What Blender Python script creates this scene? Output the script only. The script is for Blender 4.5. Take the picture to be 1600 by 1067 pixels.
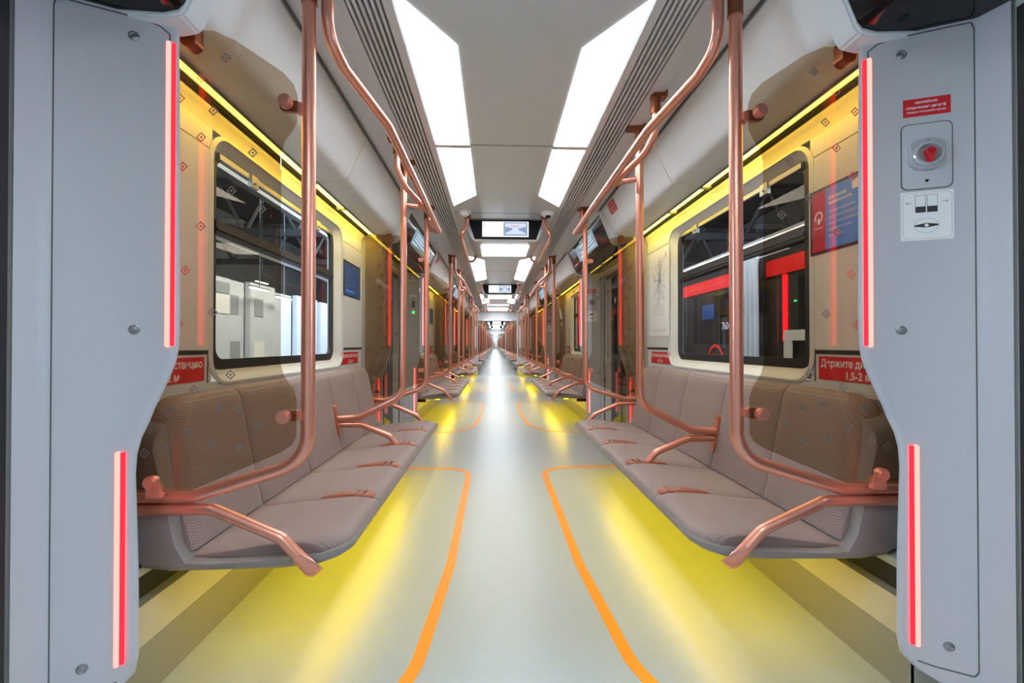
import bpy, bmesh, math, random
from mathutils import Vector, Matrix
random.seed(7)
for _o in list(bpy.data.objects):
    bpy.data.objects.remove(_o)
SC = bpy.context.scene
COL = SC.collection

# ------------------------------------------------------------------ camera, world, lamps, exposure
cd = bpy.data.cameras.new('camera'); cam = bpy.data.objects.new('camera', cd); COL.objects.link(cam)
cam.location = (-.112, 0, 1.2)
cam.rotation_euler = (math.pi/2 + .0077, 0, -.0379)
cd.sensor_width = 36; cd.lens = 711/1600*36; cd.clip_start = .02; cd.clip_end = 400
SC.camera = cam
W = bpy.data.worlds.new('world'); SC.world = W; W.use_nodes = True
W.node_tree.nodes['Background'].inputs[0].default_value = (.62, .70, .80, 1)
W.node_tree.nodes['Background'].inputs[1].default_value = .12
SC.view_settings.view_transform = 'Standard'; SC.view_settings.look = 'None'
SC.view_settings.exposure = 0.0; SC.view_settings.gamma = 1.0; SC.view_settings.use_curve_mapping = False

def area_lamp(name, loc, rot, sx, sy, power, col):
    l = bpy.data.lights.new(name, 'AREA'); l.shape = 'RECTANGLE'; l.size = sx; l.size_y = sy
    l.energy = power; l.color = col
    o = bpy.data.objects.new(name, l); COL.objects.link(o); o.location = loc; o.rotation_euler = rot
    return o
# lamps under the depot roof on both sides of the train
area_lamp('depot_lamp', (2.0, 7, 3.9), (0, -.55, 0), .7, 18, 520, (.93, .96, 1))
area_lamp('depot_lamp', (-2.0, 8, 3.6), (0, .75, 0), .8, 18, 900, (.82, .92, 1))
# daylight of the hall falling in through the open doorway beside the camera
area_lamp('doorway_daylight', (2.6, .92, 2.0), (0, math.radians(80), 0), 1.8, .5, 60, (.55, .77, 1))
area_lamp('doorway_daylight', (-2.6, .92, 2.0), (0, math.radians(-80), 0), 1.8, .5, 60, (.55, .77, 1))

K_CEIL = 13.0      # white ceiling panels
K_COVE = 17.0      # yellow strip above the windows
K_SEAT = 21.0      # yellow strip under the benches

# ------------------------------------------------------------------ materials
def mat(name, col, rough=.5, metal=0, spec=.5, emit=None, es=0, bump=None, coat=0, noise=None):
    m = bpy.data.materials.new(name); m.use_nodes = True
    nt = m.node_tree; b = nt.nodes['Principled BSDF']
    b.inputs['Base Color'].default_value = (*col, 1)
    b.inputs['Roughness'].default_value = rough; b.inputs['Metallic'].default_value = metal
    b.inputs['Specular IOR Level'].default_value = spec
    b.inputs['Coat Weight'].default_value = coat
    if emit:
        b.inputs['Emission Color'].default_value = (*emit, 1); b.inputs['Emission Strength'].default_value = es
    if noise:      # fine mottling of the paint
        sc, amt = noise
        tc = nt.nodes.new('ShaderNodeTexCoord'); n = nt.nodes.new('ShaderNodeTexNoise')
        n.inputs['Scale'].default_value = sc; nt.links.new(tc.outputs['Object'], n.inputs['Vector'])
        mx = nt.nodes.new('ShaderNodeMix'); mx.data_type = 'RGBA'
        mx.inputs[6].default_value = (*[c*(1-amt) for c in col], 1); mx.inputs[7].default_value = (*[min(1, c*(1+amt)) for c in col], 1)
        nt.links.new(n.outputs['Fac'], mx.inputs[0]); nt.links.new(mx.outputs[2], b.inputs['Base Color'])
    if bump:
        sc, st = bump
        tc = nt.nodes.new('ShaderNodeTexCoord'); n = nt.nodes.new('ShaderNodeTexNoise')
        n.inputs['Scale'].default_value = sc; nt.links.new(tc.outputs['Object'], n.inputs['Vector'])
        bp = nt.nodes.new('ShaderNodeBump'); bp.inputs['Strength'].default_value = st; bp.inputs['Distance'].default_value = .002
        nt.links.new(n.outputs['Fac'], bp.inputs['Height']); nt.links.new(bp.outputs['Normal'], b.inputs['Normal'])
    return m

def emis(name, col, s):
    m = bpy.data.materials.new(name); m.use_nodes = True; nt = m.node_tree; nt.nodes.clear()
    o = nt.nodes.new('ShaderNodeOutputMaterial'); e = nt.nodes.new('ShaderNodeEmission')
    e.inputs[0].default_value = (*col, 1); e.inputs[1].default_value = s
    nt.links.new(e.outputs[0], o.inputs[0]); return m

def glass(name, tint, ior=1.45, rough=0.0):
    m = bpy.data.materials.new(name); m.use_nodes = True; nt = m.node_tree; nt.nodes.clear()
    o = nt.nodes.new('ShaderNodeOutputMaterial'); t = nt.nodes.new('ShaderNodeBsdfTransparent')
    g = nt.nodes.new('ShaderNodeBsdfGlossy'); x = nt.nodes.new('ShaderNodeMixShader')
    t.inputs[0].default_value = (*tint, 1); g.inputs['Roughness'].default_value = rough
    lw = nt.nodes.new('ShaderNodeLayerWeight'); lw.inputs['Blend'].default_value = .5
    pw = nt.nodes.new('ShaderNodeMath'); pw.operation = 'POWER'; pw.inputs[1].default_value = 5
    f = nt.nodes.new('ShaderNodeMath'); f.operation = 'MULTIPLY_ADD'; r0 = ((ior-1)/(ior+1))**2
    f.inputs[1].default_value = 1-r0; f.inputs[2].default_value = r0
    nt.links.new(lw.outputs['Facing'], pw.inputs[0]); nt.links.new(pw.outputs[0], f.inputs[0])
    nt.links.new(f.outputs[0], x.inputs[0]); nt.links.new(t.outputs[0], x.inputs[1]); nt.links.new(g.outputs[0], x.inputs[2])
    nt.links.new(x.outputs[0], o.inputs[0]); return m

def fabric(name, c1, c2):
    m = mat(name, c1, .55, spec=.6); nt = m.node_tree; b = nt.nodes['Principled BSDF']
    tc = nt.nodes.new('ShaderNodeTexCoord')
    def wave(direction, scale):
        w = nt.nodes.new('ShaderNodeTexWave'); w.wave_type = 'BANDS'; w.bands_direction = direction
        w.inputs['Scale'].default_value = scale; w.inputs['Distortion'].default_value = 0
        w.inputs['Detail'].default_value = 1; w.inputs['Detail Scale'].default_value = 6
        nt.links.new(tc.outputs['Object'], w.inputs['Vector']); return w
    wy = wave('Y', 40); wx = wave('X', 40)
    sp = nt.nodes.new('ShaderNodeSeparateXYZ'); nt.links.new(tc.outputs['Object'], sp.inputs[0])
    ab = nt.nodes.new('ShaderNodeMath'); ab.operation = 'ABSOLUTE'; nt.links.new(sp.outputs[0], ab.inputs[0])
    df = nt.nodes.new('ShaderNodeMath'); df.operation = 'SUBTRACT'; nt.links.new(ab.outputs[0], df.inputs[0]); nt.links.new(sp.outputs[2], df.inputs[1])
    cb = nt.nodes.new('ShaderNodeCombineXYZ'); nt.links.new(df.outputs[0], cb.inputs[0]); nt.links.new(cb.outputs[0], wx.inputs['Vector'])
    mu = nt.nodes.new('ShaderNodeMath'); mu.operation = 'MULTIPLY'
    nt.links.new(wx.outputs['Fac'], mu.inputs[0]); nt.links.new(wy.outputs['Fac'], mu.inputs[1])
    cm = nt.nodes.new('ShaderNodeMix'); cm.data_type = 'RGBA'
    cm.inputs[6].default_value = (*c1, 1); cm.inputs[7].default_value = (*c2, 1)
    nt.links.new(mu.outputs[0], cm.inputs[0]); nt.links.new(cm.outputs[2], b.inputs['Base Color'])
    bp = nt.nodes.new('ShaderNodeBump'); bp.inputs['Strength'].default_value = .35; bp.inputs['Distance'].default_value = .003
    nt.links.new(mu.outputs[0], bp.inputs['Height']); nt.links.new(bp.outputs['Normal'], b.inputs['Normal'])
    b.inputs['Sheen Weight'].default_value = .15
    return m

M = {}
M['wall'] = mat('wall_paint', (.64, .65, .63), .38, noise=(90, .02))
M['kick'] = mat('kick_panel', (.25, .245, .22), .45)  # darkened to carry the shade under the benches
M['ledge'] = mat('ledge_panel', (.45, .44, .38), .45)
M['panel'] = mat('overhead_paint', (.70, .725, .74), .35, noise=(120, .02))
M['ceiling'] = mat('ceiling_paint', (.60, .62, .635), .32, noise=(60, .02))
M['pillar'] = mat('pillar_paint', (.47, .475, .505), .42, noise=(160, .04), bump=(500, .05))
M['floor'] = mat('floor_rubber', (.40, .455, .475), .34, spec=.6, noise=(14, .04))
M['stripe'] = mat('floor_orange', (.95, .33, .02), .3)
M['copper'] = mat('copper_paint', (.74, .315, .225), .32, metal=.76, coat=.3)
M['buckle'] = mat('polished_buckle', (.85, .62, .52), .15, metal=.9)
M['copper_dark'] = mat('copper_bracket', (.30, .10, .05), .35, metal=.8)
M['led_soft'] = emis('red_led_rear', (1, .075, .06), 1.3)
M['fabric'] = fabric('seat_fabric', (.225, .163, .153), (.44, .335, .315))
M['shell'] = mat('seat_shell', (.24, .22, .22), .36)
M['black'] = mat('black_plastic', (.012, .012, .014), .25)
M['gloss_black'] = mat('black_glass', (.006, .006, .008), .08, spec=.4)
M['bezel'] = mat('display_bezel', (.008, .009, .012), .55, spec=.15)
M['rubber'] = mat('black_rubber', (.012, .014, .016), .5)
M['dark'] = mat('dark_gap', (.02, .02, .02), .8)
M['seam'] = mat('panel_gap', (.09, .09, .095), .6)
M['metal'] = mat('brushed_steel', (.30, .31, .33), .35, metal=.8)
M['door'] = mat('door_paint', (.42, .44, .46), .35)
M['bronze'] = glass('bronze_glass', (.78, .71, .61))
M['clear'] = glass('window_glass', (.94, .96, .96), 1.34)
M['smoke'] = glass('door_glass', (.22, .23, .24), 1.4)
M['etch'] = mat('etched_diamond', (.17, .155, .14), .6)
M['ceil_light'] = emis('ceiling_diffuser', (.89, .955, 1), K_CEIL)
M['cove'] = emis('yellow_strip', (1, .70, .05), K_COVE)
M['seatlight'] = emis('yellow_underseat', (1, .68, .0), K_SEAT)
M['led_core'] = emis('red_led_core', (1, .42, .36), 1.6)
M['led_red'] = emis('red_led_side', (1, .010, .018), 4.2)
M['led_back'] = emis('red_led_back', (1, .02, .012), 11.0)
M['red'] = mat('sticker_red', (.62, .012, .02), .4)
M['white'] = mat('print_white', (.85, .85, .85), .5)
M['print_grey'] = mat('print_grey', (.45, .46, .48), .6)
M['print_black'] = mat('print_black', (.03, .03, .035), .5)
M['blue'] = mat('poster_blue', (.03, .26, .85), .3)
M['navy'] = mat('poster_navy', (.016, .075, .26), .3)
M['crimson'] = mat('poster_crimson', (.50, .01, .06), .3)
M['paper'] = mat('poster_paper', (.80, .81, .80), .5)
M['lcd'] = emis('lcd_white', (.92, .96, 1), 1.3)
M['lcd_blue'] = emis('lcd_blue', (.25, .36, .62), .75)
M['lcd_pale'] = emis('lcd_pale', (.70, .80, 1), 1.0)
M['lcd_teal'] = emis('lcd_teal', (.36, .50, .58), .75)
M['lcd_pink'] = emis('lcd_pink', (1, .55, .55), .8)
M['green'] = emis('green_led', (.05, 1, .2), 3)
M['plate'] = mat('switch_plate', (.50, .52, .55), .35)
M['cover'] = mat('clear_cover', (.42, .44, .47), .12, coat=.6)
M['white_plastic'] = mat('white_plastic', (.80, .79, .77), .35)
M['depot_white'] = mat('depot_sheet', (.58, .64, .70), .55, noise=(3, .06))
M['depot_grey'] = mat('depot_grey', (.30, .33, .36), .6)
M['depot_roof'] = mat('depot_roof', (.05, .055, .065), .7)
M['steel'] = mat('truss_steel', (.13, .145, .165), .5, metal=.3)
M['tube'] = emis('depot_tube', (.9, .96, 1), 6)
M['train_black'] = mat('train_side', (.035, .033, .033), .2)
M['train_roof'] = mat('train_roof', (.55, .58, .60), .25, metal=.4)
M['train_red'] = mat('train_red', (.80, .02, .02), .25, emit=(1, .03, .02), es=.12)  # band and emblem paint, with a faint glow added to brighten it
M['film'] = mat('plastic_film', (.48, .53, .56), .3)

# ------------------------------------------------------------------ geometry helpers
def fillet(pts, r, n=5):
    out = [Vector(pts[0])]
    for i in range(1, len(pts)-1):
        a, b, c = Vector(pts[i-1]), Vector(pts[i]), Vector(pts[i+1])
        u = (a-b); v = (c-b); lu, lv = u.length, v.length
        u.normalize(); v.normalize()
        ang = u.angle(v)
        if ang > math.pi-.02 or r <= 0: out.append(b); continue
        t = min(r/math.tan(ang/2), lu*.48, lv*.48); rr = t*math.tan(ang/2)
        bis = (u+v).normalized(); cen = b + bis*(rr/math.sin(ang/2))
        p0 = b+u*t-cen; p1 = b+v*t-cen
        w = p0.angle(p1)
        for k in range(n+1):
            f = k/n
            out.append(cen + (p0*math.sin((1-f)*w) + p1*math.sin(f*w))/math.sin(w))
    out.append(Vector(pts[-1])); return out

class MB:
    """collects shapes given in bay coordinates; sx/sy mirror them, yo moves them along the train"""
    def __init__(s, sx=1, yo=0, sy=1): s.v = []; s.f = []; s.m = []; s.sx = sx; s.yo = yo; s.sy = sy
    def add(s, vs, fs, m=0):
        b = len(s.v); s.v += [tuple(v) for v in vs]
        for f in fs: s.f.append(tuple(b+i for i in f)); s.m.append(m)
        return s
    def box(s, x0, x1, y0, y1, z0, z1, m=0):
        vs = [(x, y, z) for x in (x0, x1) for y in (y0, y1) for z in (z0, z1)]
        return s.add(vs, [(0,1,3,2),(4,6,7,5),(0,4,5,1),(2,3,7,6),(0,2,6,4),(1,5,7,3)], m)
    def prism(s, poly, axis, a, b, m=0):
        def P(p, t): return {'y': (p[0], t, p[1]), 'z': (p[0], p[1], t), 'x': (t, p[0], p[1])}[axis]
        n = len(poly)
        vs = [P(p, a) for p in poly] + [P(p, b) for p in poly]
        fs = [tuple(range(n)), tuple(range(2*n-1, n-1, -1))] + [(i, (i+1) % n, n+(i+1) % n, n+i) for i in range(n)]
        return s.add(vs, fs, m)
    def loft(s, secs, m=0, closed=True, caps=True):
        n = len(secs[0]); vs = [p for q in secs for p in q]; fs = []
        for k in range(len(secs)-1):
            for i in range(n if closed else n-1):
                j = (i+1) % n
                fs.append((k*n+i, k*n+j, (k+1)*n+j, (k+1)*n+i))
        if caps and closed:
            fs.append(tuple(range(n))); fs.append(tuple(range(len(vs)-1, len(vs)-n-1, -1)))
        return s.add(vs, fs, m)
    def tube(s, pts, r, n=12, m=0, fil=.08, fn=6):
        pts = fillet(pts, fil, fn); secs = []; up = None
        for i, p in enumerate(pts):
            d = (pts[min(i+1, len(pts)-1)] - pts[max(i-1, 0)]).normalized()
            if up is None:
                up = Vector((0, 1, 0)) if abs(d.y) < .9 else Vector((1, 0, 0))
            a = (up - d*up.dot(d)).normalized(); up = a; b = d.cross(a)
            secs.append([p + a*(r*math.cos(t)) + b*(r*math.sin(t)) for t in [2*math.pi*k/n for k in range(n)]])
        return s.loft(secs, m)
    def cyl(s, p0, p1, r, n=16, m=0): return s.tube([p0, p1], r, n, m, 0)
    def dome(s, c, r, h, n=16, m=0, down=True):
        secs = []
        for k in range(7):
            a = k/6*math.pi/2
            rr = max(r*math.cos(a), .0005); z = c[2] + (-1 if down else 1)*h*math.sin(a)
            secs.append([(c[0]+rr*math.cos(t), c[1]+rr*math.sin(t), z) for t in [2*math.pi*i/n for i in range(n)]])
        return s.loft(secs, m)
    def map2(s, pts, fn, fs, m=0): return s.add([fn(*p) for p in pts], fs, m)
    def build(s, name, mats, parent=None, kind=None, bevel=0, sharp=38, world=None):
        me = bpy.data.meshes.new(name)
        off = world if world is not None else (Vector(parent['_o']) if parent is not None and '_o' in parent else Vector((0, 0, 0)))
        vs = [(x*s.sx-off[0], y*s.sy+s.yo-off[1], z-off[2]) for x, y, z in s.v]
        me.from_pydata(vs, [], s.f)
        mats = [mats] if isinstance(mats, str) else mats
        for q in mats: me.materials.append(M[q])
        me.polygons.foreach_set('material_index', s.m)
        bm = bmesh.new(); bm.from_mesh(me)
        bmesh.ops.recalc_face_normals(bm, faces=bm.faces)
        if bevel:
            es = [e for e in bm.edges if len(e.link_faces) == 2 and e.calc_face_angle(0) > .6]
            bmesh.ops.bevel(bm, geom=es, offset=bevel, segments=2, affect='EDGES', clamp_overlap=True)
        bm.to_mesh(me); bm.free()
        me.polygons.foreach_set('use_smooth', [True]*len(me.polygons))
        me.set_sharp_from_angle(angle=math.radians(sharp))
        o = bpy.data.objects.new(name, me); COL.objects.link(o)
        if parent is not None: o.parent = parent
        if world is not None: o.location = world
        if kind: o['kind'] = kind
        return o

def thing(name, label, cat, loc, group=None):
    o = bpy.data.objects.new(name, None); COL.objects.link(o); o.location = loc; o.empty_display_size = .1
    o['_o'] = tuple(loc); o['label'] = label; o['category'] = cat; o['kind'] = 'thing'
    if group: o['group'] = group
    return o
def tag(o, label, cat, group=None):
    o['label'] = label; o['category'] = cat; o['kind'] = 'thing'
    if group: o['group'] = group
    return o
KIDS = {}
def copy_tree(o, parent=None):
    c = o.copy(); COL.objects.link(c)
    if parent is not None: c.parent = parent
    for ch in o.children: copy_tree(ch, c)
    return c
def dup(root, dy, label):
    c = copy_tree(root); c.location = Vector(root.location) + Vector((0, dy, 0)); c['label'] = label
    return c

_tx = {}
def text_geo(body, size, align='CENTER', bold=0):
    key = (body, size, align, bold)
    if key in _tx: return _tx[key]
    cu = bpy.data.curves.new('lettering', 'FONT'); cu.body = body; cu.size = size; cu.align_x = align; cu.align_y = 'CENTER'
    cu.offset = bold; cu.resolution_u = 3
    ob = bpy.data.objects.new('lettering', cu); COL.objects.link(ob)
    dg = bpy.context.evaluated_depsgraph_get(); dg.update()
    me = bpy.data.meshes.new_from_object(ob.evaluated_get(dg))
    r = ([tuple(v.co) for v in me.vertices], [tuple(p.vertices) for p in me.polygons])
    bpy.data.objects.remove(ob); bpy.data.curves.remove(cu); bpy.data.meshes.remove(me)
    _tx[key] = r; return r
def put_text(mb, body, size, fn, m=0, align='CENTER', cx=0, cy=0, bold=0, sqx=1):
    v, f = text_geo(body, size, align, bold)
    mb.add([fn(cx+x*sqx, cy+y) for x, y, z in v], f, m)
def rect(mb, fn, x0, x1, y0, y1, m=0, off=0):
    mb.add([fn(x0, y0, off), fn(x1, y0, off), fn(x1, y1, off), fn(x0, y1, off)], [(0, 1, 2, 3)], m)
def rrect(hw0, hw1, h0, h1, r, n=6):
    """points of a rounded rectangle [hw0,hw1]x[h0,h1]"""
    out = []
    for cx, cy, a0 in ((hw1-r, h1-r, 0), (hw0+r, h1-r, 90), (hw0+r, h0+r, 180), (hw1-r, h0+r, 270)):
        for k in range(n+1):
            a = math.radians(a0+90*k/n); out.append((cx+r*math.cos(a), cy+r*math.sin(a)))
    return out

SIDE = {1: 'right', -1: 'left'}
ORD = ['nearest', 'second', 'third', 'fourth', 'fifth']
ORD6 = ['first', 'second', 'third', 'fourth', 'fifth', 'sixth']
P = 5.1                       # spacing of the doors
BC = [3.0, 8.1, 13.2]         # centres of the full benches' bays
DC = [.45, 5.55, 10.65, 15.75]  # centres of the doors
CAR = 20.2
END = 18.05                   # end of the first carriage
YBACK = -1.95
NCAR = 7

# ================================================================== SETTING
# ---- floor
f = MB(); f.box(-1.52, 1.52, YBACK, CAR*NCAR-2, -.06, 0)
floor = f.build('floor', 'floor', kind='structure')
fs_ = MB()
for y in (END-.02, END+.75): fs_.box(-1.3, 1.3, y-.012, y+.012, 0, .003)
for c in range(1, NCAR-1):
    for y in (END+CAR*c-.02, END+CAR*c+.75): fs_.box(-1.3, 1.3, y-.012, y+.012, 0, .003)
o = fs_.build('threshold_strip', 'seam', floor, kind='structure')
def stripe(sx, yo, ya=-1.85, yb=1.47):
    p1 = fillet([(1.30, ya, 0), (.62, ya+.02, 0), (.405, ya+.55, 0), (.352, ya+1.35, 0), (.352, .3, 0)], .5, 10)
    p2 = fillet([(.352, .2, 0), (.352, yb-.03, 0), (1.30, yb+.02, 0)], .26, 12)
    path = p1[:-1]+p2[1:]
    mb = MB(sx, yo); w = .026; secs = []
    for i, p in enumerate(path):
        d = (path[min(i+1, len(path)-1)]-path[max(i-1, 0)]).normalized(); nn = Vector((-d.y, d.x, 0))
        a = p+nn*w; b = p-nn*w
        secs.append([(a.x, a.y, .0), (a.x, a.y, .0016), (b.x, b.y, .0016), (b.x, b.y, .0)])
    mb.loft(secs); return mb
for sx in (-1, 1):
    for k, bc in enumerate(BC): stripe(sx, bc).build('floor_stripe', 'stripe', floor, kind='structure')

# ---- ceiling
def ceiling_section(mb, y0, y1):
    mb.box(-.505, .505, y0, y1, 2.52, 2.60, 0)
    for s in (-1, 1):
        X = lambda a, b: (min(s*a, s*b), max(s*a, s*b))
        mb.box(*X(.505, .70), y0, y1, 2.56, 2.60, 1)
        mb.box(*X(.505, .545), y0, y1, 2.516, 2.60, 0)
        for i in range(6):
            a = .5545+i*.0232
            mb.box(*X(a, a+.0125), y0, y1, 2.516, 2.56, 2)
        mb.prism([(s*.690, 2.515), (s*.775, 2.520), (s*.785, 2.532), (s*.935, 2.556), (s*.935, 2.60), (s*.690, 2.60)], 'y', y0, y1, 0)
        mb.box(*X(.935, 1.55), y0, y1, 2.58, 2.62, 0)
cl = MB()
ceiling_section(cl, YBACK, END)
for c in range(1, NCAR): ceiling_section(cl, END+.75+CAR*(c-1), END+CAR*c)
ceiling = cl.build('ceiling', ['ceiling', 'dark', 'ceiling'], kind='structure')
sm = MB()
for y in BC+[-2.0, 5.55-1.0, 10.65-1.0, 15.75-1.0]: sm.box(-.505, .505, y-.0035, y+.0035, 2.5185, 2.521)
for s in (-1, 1): sm.box(min(s*.932, s*.940), max(s*.932, s*.940), YBACK, END, 2.54, 2.557)
sm.build('ceiling_seam', 'seam', ceiling, kind='structure')

# ---- side walls
WIN = (-.88, .88, 1.025, 2.185)
def wall_bay(mb, y0, y1, win=True, low=True):
    """materials: 0 paint 1 dark 2 seam"""
    mb.box(1.40, 1.52, y0, y1, .44 if low else 0, .46, 0)
    up = [(1.40, 2.185), (1.397, 2.205), (1.391, 2.225), (1.383, 2.240), (1.374, 2.249), (1.372, 2.262), (1.52, 2.262), (1.52, 2.185)]
    mb.prism(up, 'y', y0, y1, 0)
    mb.box(1.340, 1.40, y0, y1, 2.262, 2.282, 1)
    mb.box(1.40, 1.52, y0, y1, 2.282, 2.60, 0)
    if not win:
        mb.box(1.40, 1.52, y0, y1, .44, 2.185, 0); return
    a, b, c, d = WIN
    mb.box(1.40, 1.52, y0, y1, .44, c, 0)
    mb.box(1.40, 1.52, y0, a, c, 2.185, 0); mb.box(1.40, 1.52, b, y1, c, 2.185, 0)
    for sgn in (-1, 1):
        e0, e1 = sorted((sgn*.905, sgn*1.447))
        mb.box(1.3975, 1.401, e0, e1, 2.083, 2.090, 2)          # seam over the side panel
        mb.box(1.3965, 1.401, e0, e1, 1.158, 1.176, 1)          # dark groove under it
        mb.box(1.3975, 1.401, sgn*.908-.003, sgn*.908+.003, 1.03, 2.087, 2)
        mb.box(1.392, 1.401, *sorted((sgn*.915, sgn*1.447)), 1.178, 2.081, 0)
def base_bay(mb, y0, y1):
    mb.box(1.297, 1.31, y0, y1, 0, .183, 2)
    prof = [(1.30, 0), (1.30, .185), (1.343, .272), (1.347, .285), (1.40, .285), (1.40, .388), (1.352, .388), (1.352, .418), (1.40, .440), (1.52, .440), (1.52, 0)]
    mb.prism(prof, 'y', y0, y1, 0); mb.box(1.385, 1.402, y0, y1, .290, .384, 1)
def door_zone(mb, yd, open_=False):
    for sgn in (-1, 1):
        e0, e1 = sorted((sgn*.80, sgn*1.105))
        mb.box(1.452, 1.56, yd+e0, yd+e1, 0, 2.60, 0)
    mb.box(1.44, 1.56, yd-.80, yd+.80, 2.16, 2.60, 0)
    mb.box(1.30, 1.56, yd-1.06, yd+1.06, -.06, -.012, 0)
walls = {}
for sx in (-1, 1):
    w = MB(sx)
    for bc in BC:
        t = MB(); wall_bay(t, -1.447, 1.447); w.add([(x, y+bc, z) for x, y, z in t.v], t.f); w.m[-len(t.m):] = t.m
    t = MB(); wall_bay(t, YBACK, -.65, False); w.add(t.v, t.f); w.m[-len(t.m):] = t.m
    t = MB(); wall_bay(t, 16.85, END, False); w.add(t.v, t.f); w.m[-len(t.m):] = t.m
    for yd in DC: door_zone(w, yd)
    for c in range(1, NCAR):       # the carriages beyond the gangways
        y0, y1 = END+.75+CAR*(c-1), END+CAR*c
        dd = [yd+CAR*c for yd in DC]; ys = [y0]
        for yd in dd: ys += [yd-1.095, yd+1.095]
        ys.append(y1)
        for i in range(0, len(ys), 2):
            t = MB(); wall_bay(t, ys[i], ys[i+1], False); w.add(t.v, t.f); w.m[-len(t.m):] = t.m
            if ys[i+1]-ys[i] > 2: w.box(1.385, 1.40, ys[i]+.65, ys[i+1]-.65, 1.05, 2.15, 1)
        for yd in dd:
            door_zone(w, yd); w.box(1.47, 1.56, yd-.8, yd+.8, 0, 2.16, 1)
    bb = MB(sx)
    for bc in BC: base_bay(bb, bc-1.5, bc+1.5)
    base_bay(bb, 16.80, END)
    for c in range(1, NCAR):
        for bc in BC: base_bay(bb, bc-1.5+CAR*c, bc+1.5+CAR*c)
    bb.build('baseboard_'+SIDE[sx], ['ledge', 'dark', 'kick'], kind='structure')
    walls[sx] = w.build('wall_'+SIDE[sx], ['wall', 'dark', 'seam'], kind='structure')
wb = MB(); wb.box(-1.56, 1.56, YBACK-.08, YBACK, 0, 2.6); wb.build('wall_back', 'wall', kind='structure')
we = MB(); ye = CAR*NCAR-2
we.box(-1.56, -.42, ye, ye+.1, 0, 2.6); we.box(.42, 1.56, ye, ye+.1, 0, 2.6); we.box(-.42, .42, ye, ye+.1, 2.05, 2.6)
we.box(-.42, -.05, ye+.02, ye+.06, 0, 2.05, 1); we.box(-.05, .42, ye+.02, ye+.06, 0, 2.05, 2)
we.build('wall_end', ['wall', 'depot_grey', 'white'], kind='structure')

# ---- gangways between carriages
for c in range(NCAR-1):
    g = MB(); y0 = END+CAR*c; y1 = y0+.75
    for s in (-1, 1):
        X = lambda a, b: (min(s*a, s*b), max(s*a, s*b))
        for ya in (y0-.02, y1-.10): g.box(*X(.80, 1.56), ya, ya+.12, 0, 2.6, 0)
        g.box(*X(.86, .92), y0, y1, 0, 2.3, 1); g.box(*X(.84, .87), y0+.1, y1-.1, 0, 1.02, 0)
    for ya in (y0-.02, y1-.10): g.box(-.82, .82, ya, ya+.12, 2.20, 2.6, 0)
    g.box(-.92, .92, y0, y1, 2.25, 2.3, 0)
    t = MB(); t.box(-.55, .55, y0+.16, y1-.16, 2.236, 2.249)  # glowing panel added to brighten the far end of the aisle
    lg = t.build('gangway_fill_light', 'ceil_light', world=Vector((0, y0+.37, 2.24)))
    tag(lg, 'added white fill light panel in the %s gangway between carriages' % ORD6[c], 'ceiling light', 'added fill light panels of the gangways')
    g.build('trim_%d' % (c+1), ['ceiling', 'shell'], kind='structure')

# ---- windows
nwin = 0
def window(sx, bc, n):
    a, b, c, d = WIN
    R = MB(sx, bc)
    l0 = rrect(a-.03, b+.03, c-.012, d+.004, .14); l1 = rrect(a, b, c, d-.01, .12); l2 = rrect(a+.055, b-.055, c+.055, d-.05, .09)
    sec = lambda l, x: [(x, p[0], p[1]) for p in l]
    R.loft([sec(l0, 1.399), sec(l0, 1.394), sec(l1, 1.392), sec(l1, 1.402), sec(l2, 1.452)], 0, True, False)
    rt = R.build('window_%d' % n, 'wall', kind='structure', world=Vector((sx*1.4, bc, 0)))
    rt['_o'] = (sx*1.4, bc, 0)
    F = MB(sx, bc); l3 = rrect(a+.115, b-.115, c+.105, d-.085, .06)
    F.loft([sec(l2, 1.450), sec(l2, 1.470), sec(l3, 1.470), sec(l3, 1.450), sec(l2, 1.450)], 0, True, False)
    F.box(1.440, 1.475, a+.10, b-.10, 1.735, 1.800)
    F.box(1.432, 1.445, a+.10, b-.10, 1.752, 1.764)
    F.build('window_frame', 'rubber', rt, kind='structure')
    G = MB(sx, bc); G.add([(1.468, a+.10, c+.09), (1.468, b-.10, c+.09), (1.468, b-.10, 1.75), (1.468, a+.10, 1.75)], [(0, 1, 2, 3)])
    G.add([(1.464, a+.10, 1.75), (1.464, b-.10, 1.75), (1.464, b-.10, d-.07), (1.464, a+.10, d-.07)], [(0, 1, 2, 3)])
    G.build('window_pane', 'clear', rt, kind='structure')
    S = MB(sx, bc); S.box(1.436, 1.452, a+.12, b-.12, d-.088, d-.062)
    for yy in (-.45, .45): S.box(1.428, 1.45, yy-.035, yy+.035, d-.125, d-.06); S.cyl((1.42, yy, d-.10), (1.43, yy, d-.10), .006)
    S.build('window_latch', 'metal', rt, kind='structure')
for bc in BC:
    for sx in (-1, 1):
        nwin += 1; window(sx, bc, nwin)

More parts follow.
